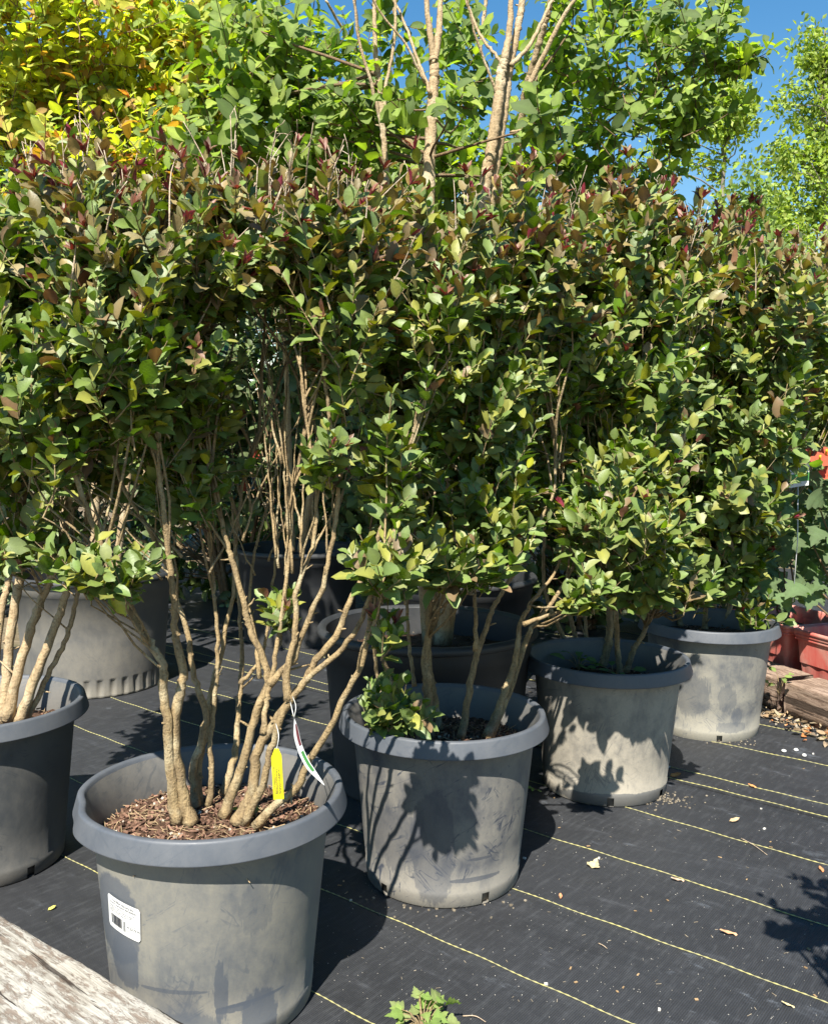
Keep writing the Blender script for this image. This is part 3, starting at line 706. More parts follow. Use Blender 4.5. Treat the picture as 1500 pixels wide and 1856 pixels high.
s1([(463,1499),(502,1458),(540,1426),(554,1388),(567,1367),(592,1329),(616,1277),(637,1239),(658,1194),(668,1139),(671,1090),(668,1040)], .0085, .0045, -.09)
s1([(477,1330),(480,1280),(490,1240),(500,1180),(515,1080),(525,1000),(530,900),(545,820),(580,640)], .006, .003, .15, 1.68)
s1([(470,1230),(462,1150),(452,1080),(462,1000),(480,930),(500,850),(512,760)], .0045, .002, .10, 1.80)
for tw in ([(522,970),(510,800),(488,681),(462,580),(428,468)], [(500,1010),(490,900),(480,790),(478,650),(505,590)], [(530,1040),(522,900),(516,760),(520,650),(503,590)], [(510,840),(490,760),(470,690),(455,650)], [(440,980),(470,890),(510,810),(556,738)], [(560,1010),(600,935),(640,860),(700,815)],
           [(505,1030),(497,940),(490,860),(488,760)], [(545,1010),(548,900),(560,800),(585,700)], [(380,1040),(420,960),(465,860),(500,800)], [(300,990),(240,930),(170,880),(110,845)], [(330,1010),(270,950),(190,905),(130,870)]):
    s1(tw, .0026, .0010, .05, 1.74)
_r = np.random.RandomState(77)
for k in range(16):
    x0, y0 = _r.uniform(395, 610), _r.uniform(900, 1060); x1, y1 = x0 + _r.normal(-5, 55), _r.uniform(560, 780)
    s1([(x0, y0), (x0*.65+x1*.35+_r.normal(0, 9), y0*.65+y1*.35), (x0*.3+x1*.7+_r.normal(0, 9), y0*.3+y1*.7), (x1, y1)], _r.uniform(.0016, .0028), .0008, .06, _r.uniform(1.74, 1.95))
for k in range(7):
    x0, y0 = _r.uniform(230, 330), _r.uniform(960, 1060); x1, y1 = x0 - _r.uniform(90, 210), y0 - _r.uniform(80, 170)
    s1([(x0, y0), ((x0+x1)/2+_r.normal(0, 6), (y0+y1)/2+_r.normal(8, 8)), (x1, y1)], _r.uniform(.0016, .0026), .0008, .02, _r.uniform(1.66, 1.78))
ELL1 = [E(290,490,1.70,180,110,.20,115), E(245,640,1.64,140,170,.18,115), E(350,740,1.74,52,150,.13,46), E(330,880,1.75,90,55,.12,18),
        E(580,480,1.74,120,90,.20,90), E(625,600,1.72,85,140,.16,60), E(590,850,1.62,30,36,.05,10,.07), E(500,1112,1.76,30,28,.05,10,.055),
        E(180,1050,1.55,82,16,.04,26,.06), E(90,760,1.62,95,120,.15,45), E(715,885,1.70,40,100,.07,24,.09), E(800,590,1.70,40,60,.05,20,.08), E(775,690,1.69,25,30,.04,6,.07), E(708,1045,1.52,50,24,.06,24,.065), E(700,1160,1.58,26,22,.05,6,.055), E(150,420,1.74,120,60,.15,45), E(450,400,1.8,100,40,.15,40)]
front_shrub(P1, 'shrub with many bare tan stems in the nearest pot, a yellow tag on one stem', S1, ELL1, .0365, 21, 1.66, deadN=7, gap=.0160, lmean=.125, frac=.13)

# ---- second pot
S2 = []
def s2(pts, r0, r1, lean=0.0, Y0=None):
    y0 = pz(pts[0][0], pts[0][1], .345) if Y0 is None else Y0
    S2.append((pts, r0, r1, y0, y0+lean))
s2([(777,1335),(774,1253),(771,1195),(777,1142),(775,1090),(760,1000),(745,900),(730,760),(720,600)], .0135, .005, .0)
s2([(797,1322),(786,1253),(777,1200),(781,1130),(800,1040),(810,940),(805,800),(800,640)], .009, .004, .1)
s2([(836,1338),(847,1268),(862,1195),(877,1150),(891,1107),(912,1071),(950,1004),(985,930),(1005,880),(1000,760),(980,600)], .0105, .0022, .16)
s2([(862,1180),(862,1120),(860,1089),(858,1040),(850,960),(860,860),(870,700)], .006, .003, .05, 2.2)
s2([(883,1338),(909,1268),(930,1209),(938,1165),(944,1127),(970,1083),(994,1054),(1016,1010),(1022,930),(1015,800)], .011, .002, .22)
s2([(888,1335),(927,1241),(950,1171),(965,1136),(1000,1092),(1035,1035),(1050,960),(1060,880),(1060,800)], .0105, .002, .30)
s2([(948,1132),(975,1122),(1003,1112),(1035,1100),(1080,1085)], .0052, .003, -.05, 2.1)
s2([(720,1262),(698,1209),(686,1136),(690,1040),(702,960),(712,880),(722,780)], .007, .003, -.1, 2.28)
s2([(688,1262),(680,1195),(676,1120),(690,1000),(700,900)], .006, .003, -.1, 2.26)
s2([(751,1244),(743,1180),(738,1100),(742,1000),(760,860),(770,700)], .006, .003, .1, 2.36)
s2([(720,880),(760,790),(800,690),(835,600),(860,500)], .005, .003, .1, 2.0)
s2([(730,960),(790,880),(840,800),(900,700),(950,600)], .0045, .002, .1, 2.05)
ELL2 = [E(790,530,2.12,180,120,.25,125), E(800,690,2.12,165,150,.22,120), E(790,880,2.08,145,95,.16,62), E(825,1035,1.92,85,32,.09,34,.09), E(1045,1085,2.06,50,18,.05,16,.07),
        E(715,1300,2.05,66,14,.06,26,.07), E(930,540,2.3,130,160,.24,90), E(1010,730,2.42,60,150,.15,44), E(905,940,2.0,45,55,.07,22,.09), E(670,520,2.1,100,120,.2,50), E(930,470,2.25,130,50,.2,50)]
front_shrub(P2, 'shrub leaning right from the scuffed second pot, low leafy sprays over the rim', S2, ELL2, .039, 22, 1.74, deadN=4, gap=.0170, lmean=.14, frac=.22)

# ---- third and fourth pots
def trace(lst, zf): return [(p, a, b, pz(p[0][0], p[0][1], zf), pz(p[0][0], p[0][1], zf)+l) for p, a, b, l in lst]
S3 = trace([([(1041,1192),(1004,1119),(985,1050),(990,940),(1020,800),(1040,640)], .0095, .004, .0), ([(1052,1188),(1032,1109),(1030,1020),(1050,900),(1080,760),(1090,600)], .0095, .004, .1),
      ([(1093,1205),(1105,1141),(1100,1040),(1110,900),(1120,700),(1110,520)], .016, .005, .05), ([(1123,1225),(1117,1137),(1120,1030),(1140,900),(1160,720)], .011, .004, -.1),
      ([(1134,1218),(1150,1175),(1168,1141),(1190,1060),(1215,940),(1240,780),(1250,600)], .011, .004, .0),
      ([(1060,1195),(1060,1120),(1040,1000),(1000,880),(980,760)], .008, .003, .1)], .33)
ELL3 = [E(1090,540,2.72,160,110,.30,135), E(1105,700,2.66,170,140,.28,120), E(1070,690,2.45,100,50,.09,26), E(1100,900,2.45,125,80,.20,70), E(1130,975,2.22,120,38,.12,56,.10),
        E(1170,1060,2.38,120,34,.14,54,.10), E(1190,560,2.8,130,170,.25,70), E(1000,830,2.7,80,120,.15,40), E(1120,450,2.85,120,40,.2,40)]
front_shrub(P3, 'shrub in the mud-stained third pot with a dense crown of low leafy branches', S3, ELL3, .045, 23, 1.86, deadN=5, gap=.0195, lmean=.16, frac=.45)
S4 = trace([([(1233,1134),(1225,1090),(1220,1000),(1240,880),(1260,740)], .011, .004, .0), ([(1276,1143),(1278,1109),(1285,1000),(1300,880),(1310,700)], .013, .004, .0),
      ([(1310,1135),(1340,1060),(1362,1030),(1385,940),(1400,820),(1410,690)], .011, .004, -.05), ([(1330,1135),(1380,1020),(1420,900),(1440,740),(1445,600)], .009, .004, .1),
      ([(1290,1130),(1310,980),(1340,800),(1350,600)], .010, .004, .1)], .35)
ELL4 = [E(1310,590,3.32,170,110,.36,150), E(1340,740,3.3,140,120,.30,120), E(1275,890,3.25,115,100,.28,90), E(1300,1030,3.3,75,50,.18,34), E(1370,950,3.3,40,50,.12,22,.12), E(1425,640,3.55,75,110,.22,70), E(1470,560,3.95,60,75,.22,44), E(1475,730,3.95,60,80,.2,50), E(1260,470,3.45,90,40,.25,36), E(1365,1118,3.28,36,14,.06,9,.08), E(1430,540,3.3,50,30,.2,20)]
front_shrub(P4, 'rightmost shrub of the front row, in the smooth pot beside the timbers', S4, ELL4, .051, 24, 1.85, deadN=6, gap=.022, lmean=.18, frac=.45)
# ---- left-edge shrub with thick tan stems
YL = P0[1]
S0 = [([(5,1312),(17,1170),(34,1058),(42,1002),(42,918),(43,860),(40,700)], .0145, .006, YL-.05, YL), ([(11,1306),(50,1156),(76,1086),(95,1040),(115,980),(125,890),(140,740)], .0138, .006, YL-.07, YL),
      ([(34,1310),(81,1184),(112,1100),(126,1030),(132,960),(122,880),(100,700)], .0132, .006, YL-.06, YL-.06), ([(48,1310),(92,1212),(123,1150),(137,1094),(148,1030),(156,950),(160,820)], .0078, .005, YL-.04, YL+.02),
      ([(-20,1300),(2,1114),(14,1058),(18,1010),(25,900),(20,740)], .0115, .005, YL, YL+.1), ([(-60,1300),(-40,1100),(-30,900),(-40,700)], .012, .005, YL, YL+.1)]
ELL0 = [E(10,590,YL-.1,110,180,.30,110), E(70,490,YL-.05,110,110,.25,80), E(20,780,YL-.12,90,110,.22,60), E(25,975,YL-.18,45,38,.10,12), E(-60,650,YL,110,260,.3,70), E(110,820,YL-.1,60,90,.15,30), E(110,985,YL-.1,20,25,.05,4), E(190,830,YL,60,70,.12,22)]
front_shrub(P0, 'shrub on thick smooth tan stems in the pot at the left edge', S0, ELL0, .046, 25, 1.95, deadN=5, gap=.020, lmean=.15, bark='bark_smooth', frac=.3)

def side_shrub():
    rng = np.random.RandomState(29); b = np.array([1.02, 1.02, 0.0]); root = empty('flowering_shrub', b, 'leafy shrub standing just outside the right edge of the picture, seen only by its shadow', 'shrub')
    c = on(1505, 1700, 0) + TO_SUN*1.15; mbL, mbT = MB(), MB(); paths = []
    for k in range(3):
        mb, p = stem_mesh(np.array([b + rng.normal(0, .03, 3)*[1, 1, 0], (b+c)/2 + rng.normal(0, .05, 3), c + rng.normal(0, .06, 3)]), .010, .004, rng); mb.build('stem', M['bark'], root); paths.append(p)
    B, D, L = shoots([(c, np.array([.10, .10, .10]), 15), (c + np.array([.12, -.02, .1]), np.array([.12, .12, .12]), 26)], rng, .11)
    connect(B, paths, rng, mbT); clothe(B, D, L, rng, mbL, mbT, .05, .023, hedge_colour(1.8))
    mbL.build('foliage', M['leaf'], root); mbT.build('twigs', [M['bark'], M['deadwood']], root)
side_shrub()

# ------------------------------------------------------------------ trees in the big pots behind
def tree(name, base, label, cat, group, stems, ell, llen, seed, colf, bark='bark_smooth', tmpl=T_ROUND, gap=.034, lmean=.26, leafmat='leaf_soft', up=.45, outw=.6, spread=(70, 45), droop=.15, tip=None, tipP=lambda b: 0, frac=.16, z0=.4, spurs=.25, rtw=.0022, low=.3):
    rng = np.random.RandomState(seed)
    root = empty(name, (base[0], base[1], z0), label, cat, group); paths = []
    for i, (pts, r0, r1, Ya, Yb) in enumerate(stems):
        mb, p = stem_mesh(stem_path(pts, Ya, Yb), r0*.9, r1*.85, rng, 10, spurs, 1.1, .2)
        mb.build('trunk' if r0 > .012 else 'branch', M[bark], root); paths.append(p)
    mbL, mbT = MB(), MB(); B, D, L = shoots(ell, rng, lmean, up, outw, .55, .1)
    if paths: connect(B, paths, rng, mbT, .0055, frac, low)
    clothe(B, D, L, rng, mbL, mbT, llen, gap, colf, tip, tipP, rtw=rtw, tmpl=tmpl, spread=spread, fold=(.05, .4), curl=(.05, .4), droop=droop, wid=.95)
    mbL.build('foliage', M[leafmat], root); mbT.build('twigs', M['bark_dark'], root)
    return root
def cf_mix(cols, ps, j=.25):
    cols = np.array(cols); ps = np.cumsum(ps)
    def f(p, t, rng): return np.clip(cols[min(np.searchsorted(ps, rng.uniform()), len(cols)-1)]*rng.uniform(1-j, 1+j), .003, .9)
    return f
BRIGHT = np.array([.20, .29, .038]); LIME = np.array([.30, .38, .045]); GOLD = np.array([.58, .52, .05]); ORANGE = np.array([.42, .21, .05]); MIDG = np.array([.085, .145, .03])
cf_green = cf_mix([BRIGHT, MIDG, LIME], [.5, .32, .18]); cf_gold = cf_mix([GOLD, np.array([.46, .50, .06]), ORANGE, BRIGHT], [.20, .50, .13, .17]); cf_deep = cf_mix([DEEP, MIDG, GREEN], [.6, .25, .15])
Y6 = P6[1]
T6 = [([(772,1168),(748,850),(712,450),(696,260),(690,190),(688,150),(681,100),(678,0),(674,-70)], .0125, .0065, Y6-.02, Y6-.02), ([(693,215),(700,150),(712,90),(716,40),(714,-60)], .0068, .0045, Y6-.02, Y6-.02), ([(697,260),(678,170),(660,110),(650,70),(642,0),(636,-60)], .0065, .004, Y6-.02, Y6-.1), ([(790,1168),(786,1000),(780,700),(776,420),(779,260),(786,150),(786,105)], .030, .0165, Y6+.02, Y6+.02), ([(786,108),(778,50),(772,0),(765,-90)], .0125, .007, Y6+.02, Y6), ([(787,108),(796,50),(798,0),(806,-100)], .0135, .007, Y6+.02, Y6+.05),
      ([(800,1168),(830,900),(858,560),(876,350),(888,280),(902,190),(908,130),(914,108)], .026, .0155, Y6-.03, Y6-.05), ([(806,1168),(842,900),(868,560),(890,350),(905,260),(916,180),(924,120),(938,50),(946,0),(955,-90)], .022, .010, Y6, Y6-.02),
      ([(914,110),(922,60),(926,0),(930,-90)], .013, .007, Y6-.05, Y6-.05), ([(912,118),(890,90),(868,60),(845,0),(830,-60)], .006, .004, Y6-.05, Y6+.05), ([(926,118),(960,80),(985,30),(1010,-20)], .008, .005, Y6-.05, Y6+.1),
      ([(780,170),(762,120),(740,60),(715,0),(700,-60)], .0065, .004, Y6, Y6+.1), ([(770,150),(735,80),(690,25),(660,-30)], .005, .003, Y6, Y6-.1), ([(904,180),(870,90),(850,20),(838,-50)], .005, .003, Y6-.05, Y6-.15),
      ([(790,215),(815,240),(840,210),(860,190)], .004, .002, Y6-.02, Y6-.25), ([(925,240),(965,230),(1000,210)], .005, .003, Y6, Y6-.25)]
EL6 = [E(450,290,3.15,130,55,.3,34), E(650,330,3.2,120,45,.3,26), E(860,350,3.3,140,45,.3,30), E(450,120,3.2,80,100,.3,34), E(545,110,3.3,60,90,.3,20), E(640,110,3.6,70,40,.3,9), E(720,70,3.7,60,50,.3,9), E(830,50,3.8,60,50,.3,12), E(850,150,3.7,60,50,.3,12), E(1000,120,3.6,60,80,.3,16), E(725,185,2.74,30,8,.06,4,.08), E(832,188,2.68,26,8,.05,4,.08), E(990,225,2.65,40,14,.08,7,.09), E(670,195,2.95,60,24,.12,12,.12),  # leading low clumps, mostly hidden by the hedge top, are added to cast shade
       E(560,200,3.1,80,50,.2,20), E(740,270,3.5,130,50,.3,30), E(940,280,3.5,100,60,.3,30), E(620,230,3.4,70,50,.2,22)]
tree('crape_myrtle_tree', P6, 'green tree on thick bare tan trunks rising over the middle of the hedge', 'tree', 'potted trees behind the hedge', T6, EL6, .064, 31, cf_green, low=.6, lmean=.18, gap=.028, up=.25)
T8 = [([(870,1045),(900,800),(925,500),(936,300),(950,180),(965,120),(985,50),(998,0),(1010,-90)], .022, .009, 3.95, 3.05), ([(955,160),(985,100),(1015,40),(1040,0),(1080,-60)], .011, .006, 3.13, 3.05), ([(930,420),(990,290),(1060,220),(1110,170),(1180,110),(1240,60)], .008, .004, 3.7, 3.2), ([(945,330),(1040,270),(1130,200),(1230,150),(1330,115)], .006, .003, 3.6, 3.1),
      ([(850,1045),(845,700),(850,400),(860,200),(880,0),(890,-80)], .016, .008, 4.0, 4.1)]
EL8 = [E(1060,60,3.4,80,70,.35,16), E(1150,25,3.3,90,26,.3,13), E(1240,100,3.1,70,14,.2,12), E(1310,112,3.05,45,9,.08,10,.12), E(1350,108,3.0,22,6,.05,6,.09), E(1275,55,3.1,40,12,.1,9,.14), E(1270,185,3.1,40,14,.1,9,.14), E(1150,145,3.2,80,16,.25,10), E(1130,225,3.2,85,20,.25,11), E(1235,235,3.1,50,14,.12,8), E(1060,190,3.4,60,40,.3,10), E(1225,30,3.25,50,22,.2,9), E(1050,310,3.6,80,40,.3,12), E(1200,310,3.15,40,14,.12,5), E(1310,20,3.15,16,10,.05,3), E(1010,60,3.7,50,50,.3,8), E(1110,300,3.3,50,20,.2,7)]
tree('crape_myrtle_tree', P8, 'green tree with long leafy branches reaching right against the open sky', 'tree', 'potted trees behind the hedge', T8, EL8, .052, 32, cf_green, low=.5, lmean=.19, gap=.025, up=.2, outw=.5)
T7 = [([(545,1000),(580,800),(630,500),(660,330),(690,225),(690,160),(680,105),(678,0),(675,-60)], .022, .010, 4.9, 4.4), ([(690,180),(705,120),(715,60),(712,0),(710,-50)], .012, .007, 4.45, 4.3), ([(685,240),(660,130),(650,70),(642,0),(636,-50)], .012, .006, 4.5, 4.2), ([(655,110),(620,50),(590,0)], .009, .006, 4.3, 4.1), ([(530,1000),(520,700),(500,400),(490,150),(485,-50)], .018, .009, 5.0, 4.8)]
EL7 = [E(440,140,4.4,110,130,.6,46), E(600,260,4.3,80,60,.5,20), E(420,300,4.4,130,120,.5,50), E(690,330,4.8,90,70,.5,30), E(560,420,4.8,200,110,.5,50)]
tree('crape_myrtle_tree', P7, 'tree with slim forked pale branches left of the thick tan trunks', 'tree', 'potted trees behind the hedge', T7, EL7, .085, 33, cf_green, low=.5, lmean=.32, gap=.042)
T5 = [([(174,1040),(172,926),(180,700),(185,400),(200,150),(210,-40)], .024, .010, 3.98, 3.9), ([(120,1040),(110,800),(90,500),(70,200),(60,-40)], .020, .009, 3.98, 3.9), ([(210,1040),(240,800),(280,500),(320,250),(350,60),(370,-30)], .018, .008, 3.98, 3.9), ([(150,1040),(60,800),(-20,560),(-60,300)], .016, .008, 4.0, 4.1)]
EL5 = [E(280,300,3.25,140,55,.3,34), E(60,330,3.35,140,55,.3,26), E(80,90,3.75,150,130,.5,130), E(230,80,3.7,140,120,.45,120), E(370,90,3.65,80,100,.35,60), E(340,190,3.55,90,60,.25,40), E(60,230,3.8,150,80,.4,70), E(200,230,3.8,130,70,.4,60), E(-40,120,3.8,80,170,.4,50), E(420,150,3.7,60,60,.25,24), E(120,400,4.0,200,160,.4,60), E(180,650,4.2,200,170,.4,50)]  # leading low clumps are added behind the hedge top for the shade they throw
tree('golden_leaved_tree', P5, 'tree with yellow and gold leaves rising at the top left', 'tree', 'potted trees behind the hedge', T5, EL5, .053, 34, cf_gold, low=.4, lmean=.18, gap=.023, tip=ORANGE*np.array([1, .8, 1]), tipP=lambda b: .12)

# ------------------------------------------------------------------ dark evergreens closing the view behind the pots
def back_shrub(px, Y, wpx, top, label, seed, n=170, llen=.085, colf=None, flowers=0, bottom=1080):
    rng = np.random.RandomState(seed); c = at(px, 815, Y); k = Y/F
    root = empty('evergreen_shrub', (c[0], c[1], 0), label, 'shrub', 'dark evergreens behind the potted trees'); mb = MB()
    paths = []
    for i in range(5):
        a = rng.uniform(0, 2*PI); p = np.array([[c[0]+.06*math.cos(a), c[1]+.06*math.sin(a), 0], [c[0]+.2*math.cos(a), c[1]+.2*math.sin(a), .5], [c[0]+.45*math.cos(a)+rng.normal(0, .05), c[1]+.45*math.sin(a), 1.15], [c[0]+.5*math.cos(a), c[1]+.5*math.sin(a), 1.6]])
        m, pp = stem_mesh(p, .017, .006, rng, 7, .1); m.build('stem', M['bark_dark'], root); paths.append(pp)
    zt = CAM_H + (800-top)*k; zb = .12
    ell = [(np.array([c[0], c[1], zb+(zt-zb)*f]), np.array([wpx*k*s, .45, (zt-zb)*.27]), int(n*s)) for f, s in ((.22, .8), (.5, 1.0), (.77, .8))]
    mbL, mbT = MB(), MB(); B, D, L = shoots(ell, rng, .26, .35, .7, .6, .1)
    connect(B, paths, rng, mbT, .005, .6, .1)
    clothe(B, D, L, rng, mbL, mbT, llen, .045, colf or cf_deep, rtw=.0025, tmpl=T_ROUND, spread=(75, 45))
    mbL.build('foliage', M['leaf'], root); mbT.build('twigs', M['bark_dark'], root)
    for i in range(flowers):
        e = ell[rng.randint(0, 3)]; u = unit(rng.normal(0, 1, 3)); u[1] = -abs(u[1]); p = e[0] + u*e[1]*1.02; m = MB()
        d = unit(u + TO_SUN*.4)
        for q in range(9):
            a = q*2*PI/9; x = unit(np.cross(d, np.array([.3, .2, 1.0]))); y = np.cross(d, x); pr = x*math.cos(a)+y*math.sin(a)
            leaves(m, p[None], (d*.7+pr)[None], (d-pr*.7)[None], np.array([.05]), np.array([.55, .02, .03])*rng.uniform(.7, 1.1), T_ROUND, 1.3, .2, -.3)
        m.build('flower', M['petal'], root)
    return root
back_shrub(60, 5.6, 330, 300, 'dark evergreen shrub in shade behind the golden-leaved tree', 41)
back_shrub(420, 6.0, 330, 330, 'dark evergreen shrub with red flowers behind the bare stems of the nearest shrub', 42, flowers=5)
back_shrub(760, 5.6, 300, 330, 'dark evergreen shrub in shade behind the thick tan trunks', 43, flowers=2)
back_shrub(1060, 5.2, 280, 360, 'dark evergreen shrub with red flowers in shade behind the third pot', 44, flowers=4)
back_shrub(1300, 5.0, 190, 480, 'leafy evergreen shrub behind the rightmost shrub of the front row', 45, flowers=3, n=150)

def far_hedge():
    rng = np.random.RandomState(48); mb = MB(); n = 15000
    P = np.c_[rng.uniform(-7.5, 6.5, n), rng.uniform(7.6, 9.4, n), rng.uniform(0, 1, n)**.8*2.7]
    P[:, 2] *= .82 + .18*np.sin(P[:, 0]*1.7) + .05*np.sin(P[:, 0]*6)
    D = rng.normal(0, 1, (n, 3)) + np.array([0, -.3, -.2]); C = np.array([(.04, .085, .02), (.06, .11, .03), (.03, .06, .02)])[rng.randint(0, 3, n)]*rng.uniform(.6, 1.3, (n, 1))
    small_leaves(mb, P, D, rng.normal(0, .6, (n, 3)) + TO_SUN, .17*rng.uniform(.7, 1.3, n), C, .6)
    tag(mb.build('far_hedge', M['leaf']), 'dark leafy hedge closing the far end of the nursery, glimpsed between the stems', 'hedge', kind='stuff')
far_hedge()

# ------------------------------------------------------------------ large-leaved plant in the red pots, its red flowers and label card
def lobed_plant(base, label, spots, seed, flowers=()):
    rng = np.random.RandomState(seed); root = empty('lobed_leaf_plant', (base[0], base[1], .28), label, 'plant', 'large-leaved plants in the red pots')
    mbL = MB(); P, D, N, L, C = [], [], [], [], []
    ground = np.array([base[0], base[1], .26])
    for i in range(7):
        s = spots[i % len(spots)]; e = at(s[0], s[1], s[2]) + rng.normal(0, .03, 3)
        path = spline([ground + rng.normal(0, .03, 3)*np.array([1, 1, 0]), ground*.6+e*.4 + rng.normal(0, .03, 3)*np.array([1, 1, .2]), e], 12)
        mb = MB(); tube(mb, path, np.linspace(.006, .003, 12), 6); mb.build('stem', M['bark_dark'], root)
    for (px, py, Y, sp, n, size) in spots:
        for q in range(n):
            p = at(px + rng.normal(0, sp), py + rng.normal(0, sp), Y + rng.normal(0, .08)); d = unit(np.array([rng.normal(0, .6), -.5 + rng.normal(0, .3), rng.normal(-.35, .35)]))
            P.append(p); D.append(d); N.append(unit(np.array([rng.normal(0, .3), -.5, .8]) + rng.normal(0, .2, 3))); L.append(size*rng.uniform(.7, 1.2)); C.append(np.array([.085, .16, .075])*rng.uniform(.6, 1.25))
            b = p - d*.06 + np.array([0, .03, -.01]); tube(mbL, np.array([b, (b+p)/2+np.array([0, 0, .01]), p]), .0014, 4, np.array([.16, .2, .08]), False)
    leaves(mbL, np.array(P), np.array(D), np.array(N), np.array(L), np.array(C), T_LOBED, 1.25, rng.uniform(.0, .25, len(P)), rng.uniform(.05, .35, len(P)))
    mbL.build('foliage', M['leaf_soft'], root)
    for (px, py, Y, size) in flowers:
        m = MB(); p = at(px, py, Y); d = unit(np.array([-.2, -.6, .55])); x = unit(np.cross(d, np.array([.2, .1, 1.0]))); y = np.cross(d, x)
        for q in range(5):
            a = q*2*PI/5; pr = x*math.cos(a)+y*math.sin(a)
            leaves(m, p[None], (d*.55+pr)[None], (d-pr*.55)[None], np.array([size]), np.array([.62, .035, .03]), T_ROUND, 1.5, .1, .12)
        tube(m, np.array([p, p+d*size*.5, p+d*size*.9]), [.006, .004, .005], 6, (.7, .45, .05))
        m.build('flower', M['petal'], root)
    return root
YR = RP2[1]
lobed_plant(RP2, 'plant with large pale toothed leaves and red flowers at the right edge', [(1475,900,YR,28,14,.10), (1490,1000,YR+.05,30,16,.11), (1440,1000,YR+.1,26,12,.10), (1480,1060,YR+.02,22,9,.10), (1446,1072,YR,12,4,.10), (1530,950,YR,30,14,.11), (1440,920,YR+.1,25,9,.09), (1510,860,YR+.05,25,9,.09)], 51,
            [(1484,838,YR-.12,.045), (1502,862,YR-.1,.045), (1466,828,YR+.1,.04), (1496,826,YR-.05,.04)])
lobed_plant(RP1, 'plant with large toothed leaves in shade behind the rightmost grey pot', [(1405,960,RP1[1]+.05,26,12,.09), (1390,1050,RP1[1]+.05,24,12,.09), (1410,1100,RP1[1]-.05,14,6,.08), (1370,1000,RP1[1]+.15,26,10,.09)], 52,
            [(1395,912,RP1[1]+.1,.05), (1320,905,RP1[1]+.2,.05)])
def card():
    c = at(1447, 862, YR-.16); mb = MB(); n = 8
    t = np.linspace(-.5, .5, n); w_, h = .075, .085
    def grid(u0, u1, v0, v1, lift, mi):
        u = np.linspace(u0, u1, n); v = np.array([v0, v1])
        P = [[c + np.array([uu*w_, -lift - .02*uu*uu, vv*h + uu*.012]) for uu in u] for vv in v]
        i = np.arange(n-1); mb.add(np.array(P).reshape(-1, 3), [np.stack([i, i+1, n+i+1, n+i], -1)], None, mi)
    grid(-.5, .5, -.5, .5, 0, 0); grid(-.5, .5, -.28, .10, .0012, 1); grid(-.38, .3, .22, .27, .0012, 2); grid(-.38, .1, .33, .37, .0012, 2)
    root = empty('plant_label', c, 'white and green plant label card among the large leaves at right', 'plant label')
    mb.build('card', [M['white'], M['green_print'], M['ink']], root)
    m = MB(); tube(m, np.array([c + np.array([0, .004, -.03]), c + np.array([.01, .01, -.25]), c + np.array([.01, .03, -.5])]), .002, 5); m.build('stake', M['white'], root)
card()

# ------------------------------------------------------------------ trees far off at the right
def far_tree(label, Y, trunk, blobs, seed, cols, llen):
    rng = np.random.RandomState(seed); b = at(trunk[0][0], trunk[0][1], Y); root = empty('distant_tree', (b[0], b[1], 0), label, 'tree', 'pale green trees beyond the nursery')
    pts = [np.array([b[0], b[1], 0.0])] + [at(p[0], p[1], Y) for p in trunk]; k = Y/F
    mb, p = stem_mesh(np.array(pts), .16, .03, rng, 8, 0.0, 1.2) if False else (MB(), spline(np.array(pts), 40))
    tube(mb, p, np.linspace(.09, .02, 40), 8)
    mb.build('trunk', M['bark_far'], root)
    mbL, mbB = MB(), MB(); P = []
    for (px, py, rx, rz, n) in blobs:
        c = at(px, py, Y + rng.normal(0, .5)); r = np.array([rx*k, rx*k*.8, rz*k])
        for q in range(n):                                    # sprays of small leaves along drooping twigs
            u = unit(rng.normal(0, 1, 3))*rng.uniform(.2, 1)**.5; s = c + u*r; a = p[np.argmin(np.linalg.norm(p - (s - np.array([0, 0, .6])), axis=1))]
            if rng.uniform() < .16: tube(mbB, spline([a, (a+s)/2 + rng.normal(0, .12, 3), s], 6), np.linspace(.022, .006, 6), 4, None, False)
            m = rng.randint(16, 36); d = unit(rng.normal(0, 1, 3) + np.array([0, 0, .5])); tt = rng.uniform(0, 1, (m, 1))
            P.append(s + d*tt*.55 + rng.normal(0, .09, (m, 3)))
    P = np.concatenate(P); n = len(P)
    C = np.array(cols)[rng.randint(0, len(cols), n)]*rng.uniform(.7, 1.25, (n, 1))
    small_leaves(mbL, P, rng.normal(0, 1, (n, 3)) + np.array([0, 0, -.2]), rng.normal(0, 1, (n, 3)) + TO_SUN*.8, llen*rng.uniform(.6, 1.3, n), C, .55)
    mbL.build('crown', M['leaf_soft'], root)
    if mbB.v: mbB.build('branches', M['bark_far'], root)
FARC = [(.29, .39, .07), (.34, .44, .08), (.22, .32, .06), (.40, .46, .10)]
far_tree('slim pale green tree with hanging grey twigs against the sky, right of centre', 20, [(1308,760),(1308,400),(1312,290),(1318,190)], [(1330,205,36,36,50), (1295,180,45,45,36), (1318,265,26,36,16), (1235,250,40,70,18), (1215,180,45,60,18), (1300,340,20,40,8), (1200,330,50,80,24)], 61, FARC, .14)
far_tree('tall feathery pale green tree filling the sky at the right edge', 19, [(1505,780),(1500,500),(1490,250),(1495,50)], [(1482,105,32,50,34), (1505,160,40,60,30), (1482,215,38,40,30), (1425,190,16,22,8), (1470,300,50,40,50), (1425,290,26,22,14), (1460,380,60,45,60), (1400,370,28,26,20), (1430,450,70,50,70), (1540,300,50,180,60), (1480,580,80,80,70), (1400,520,60,50,44), (1500,700,80,80,60)], 62, FARC, .13)
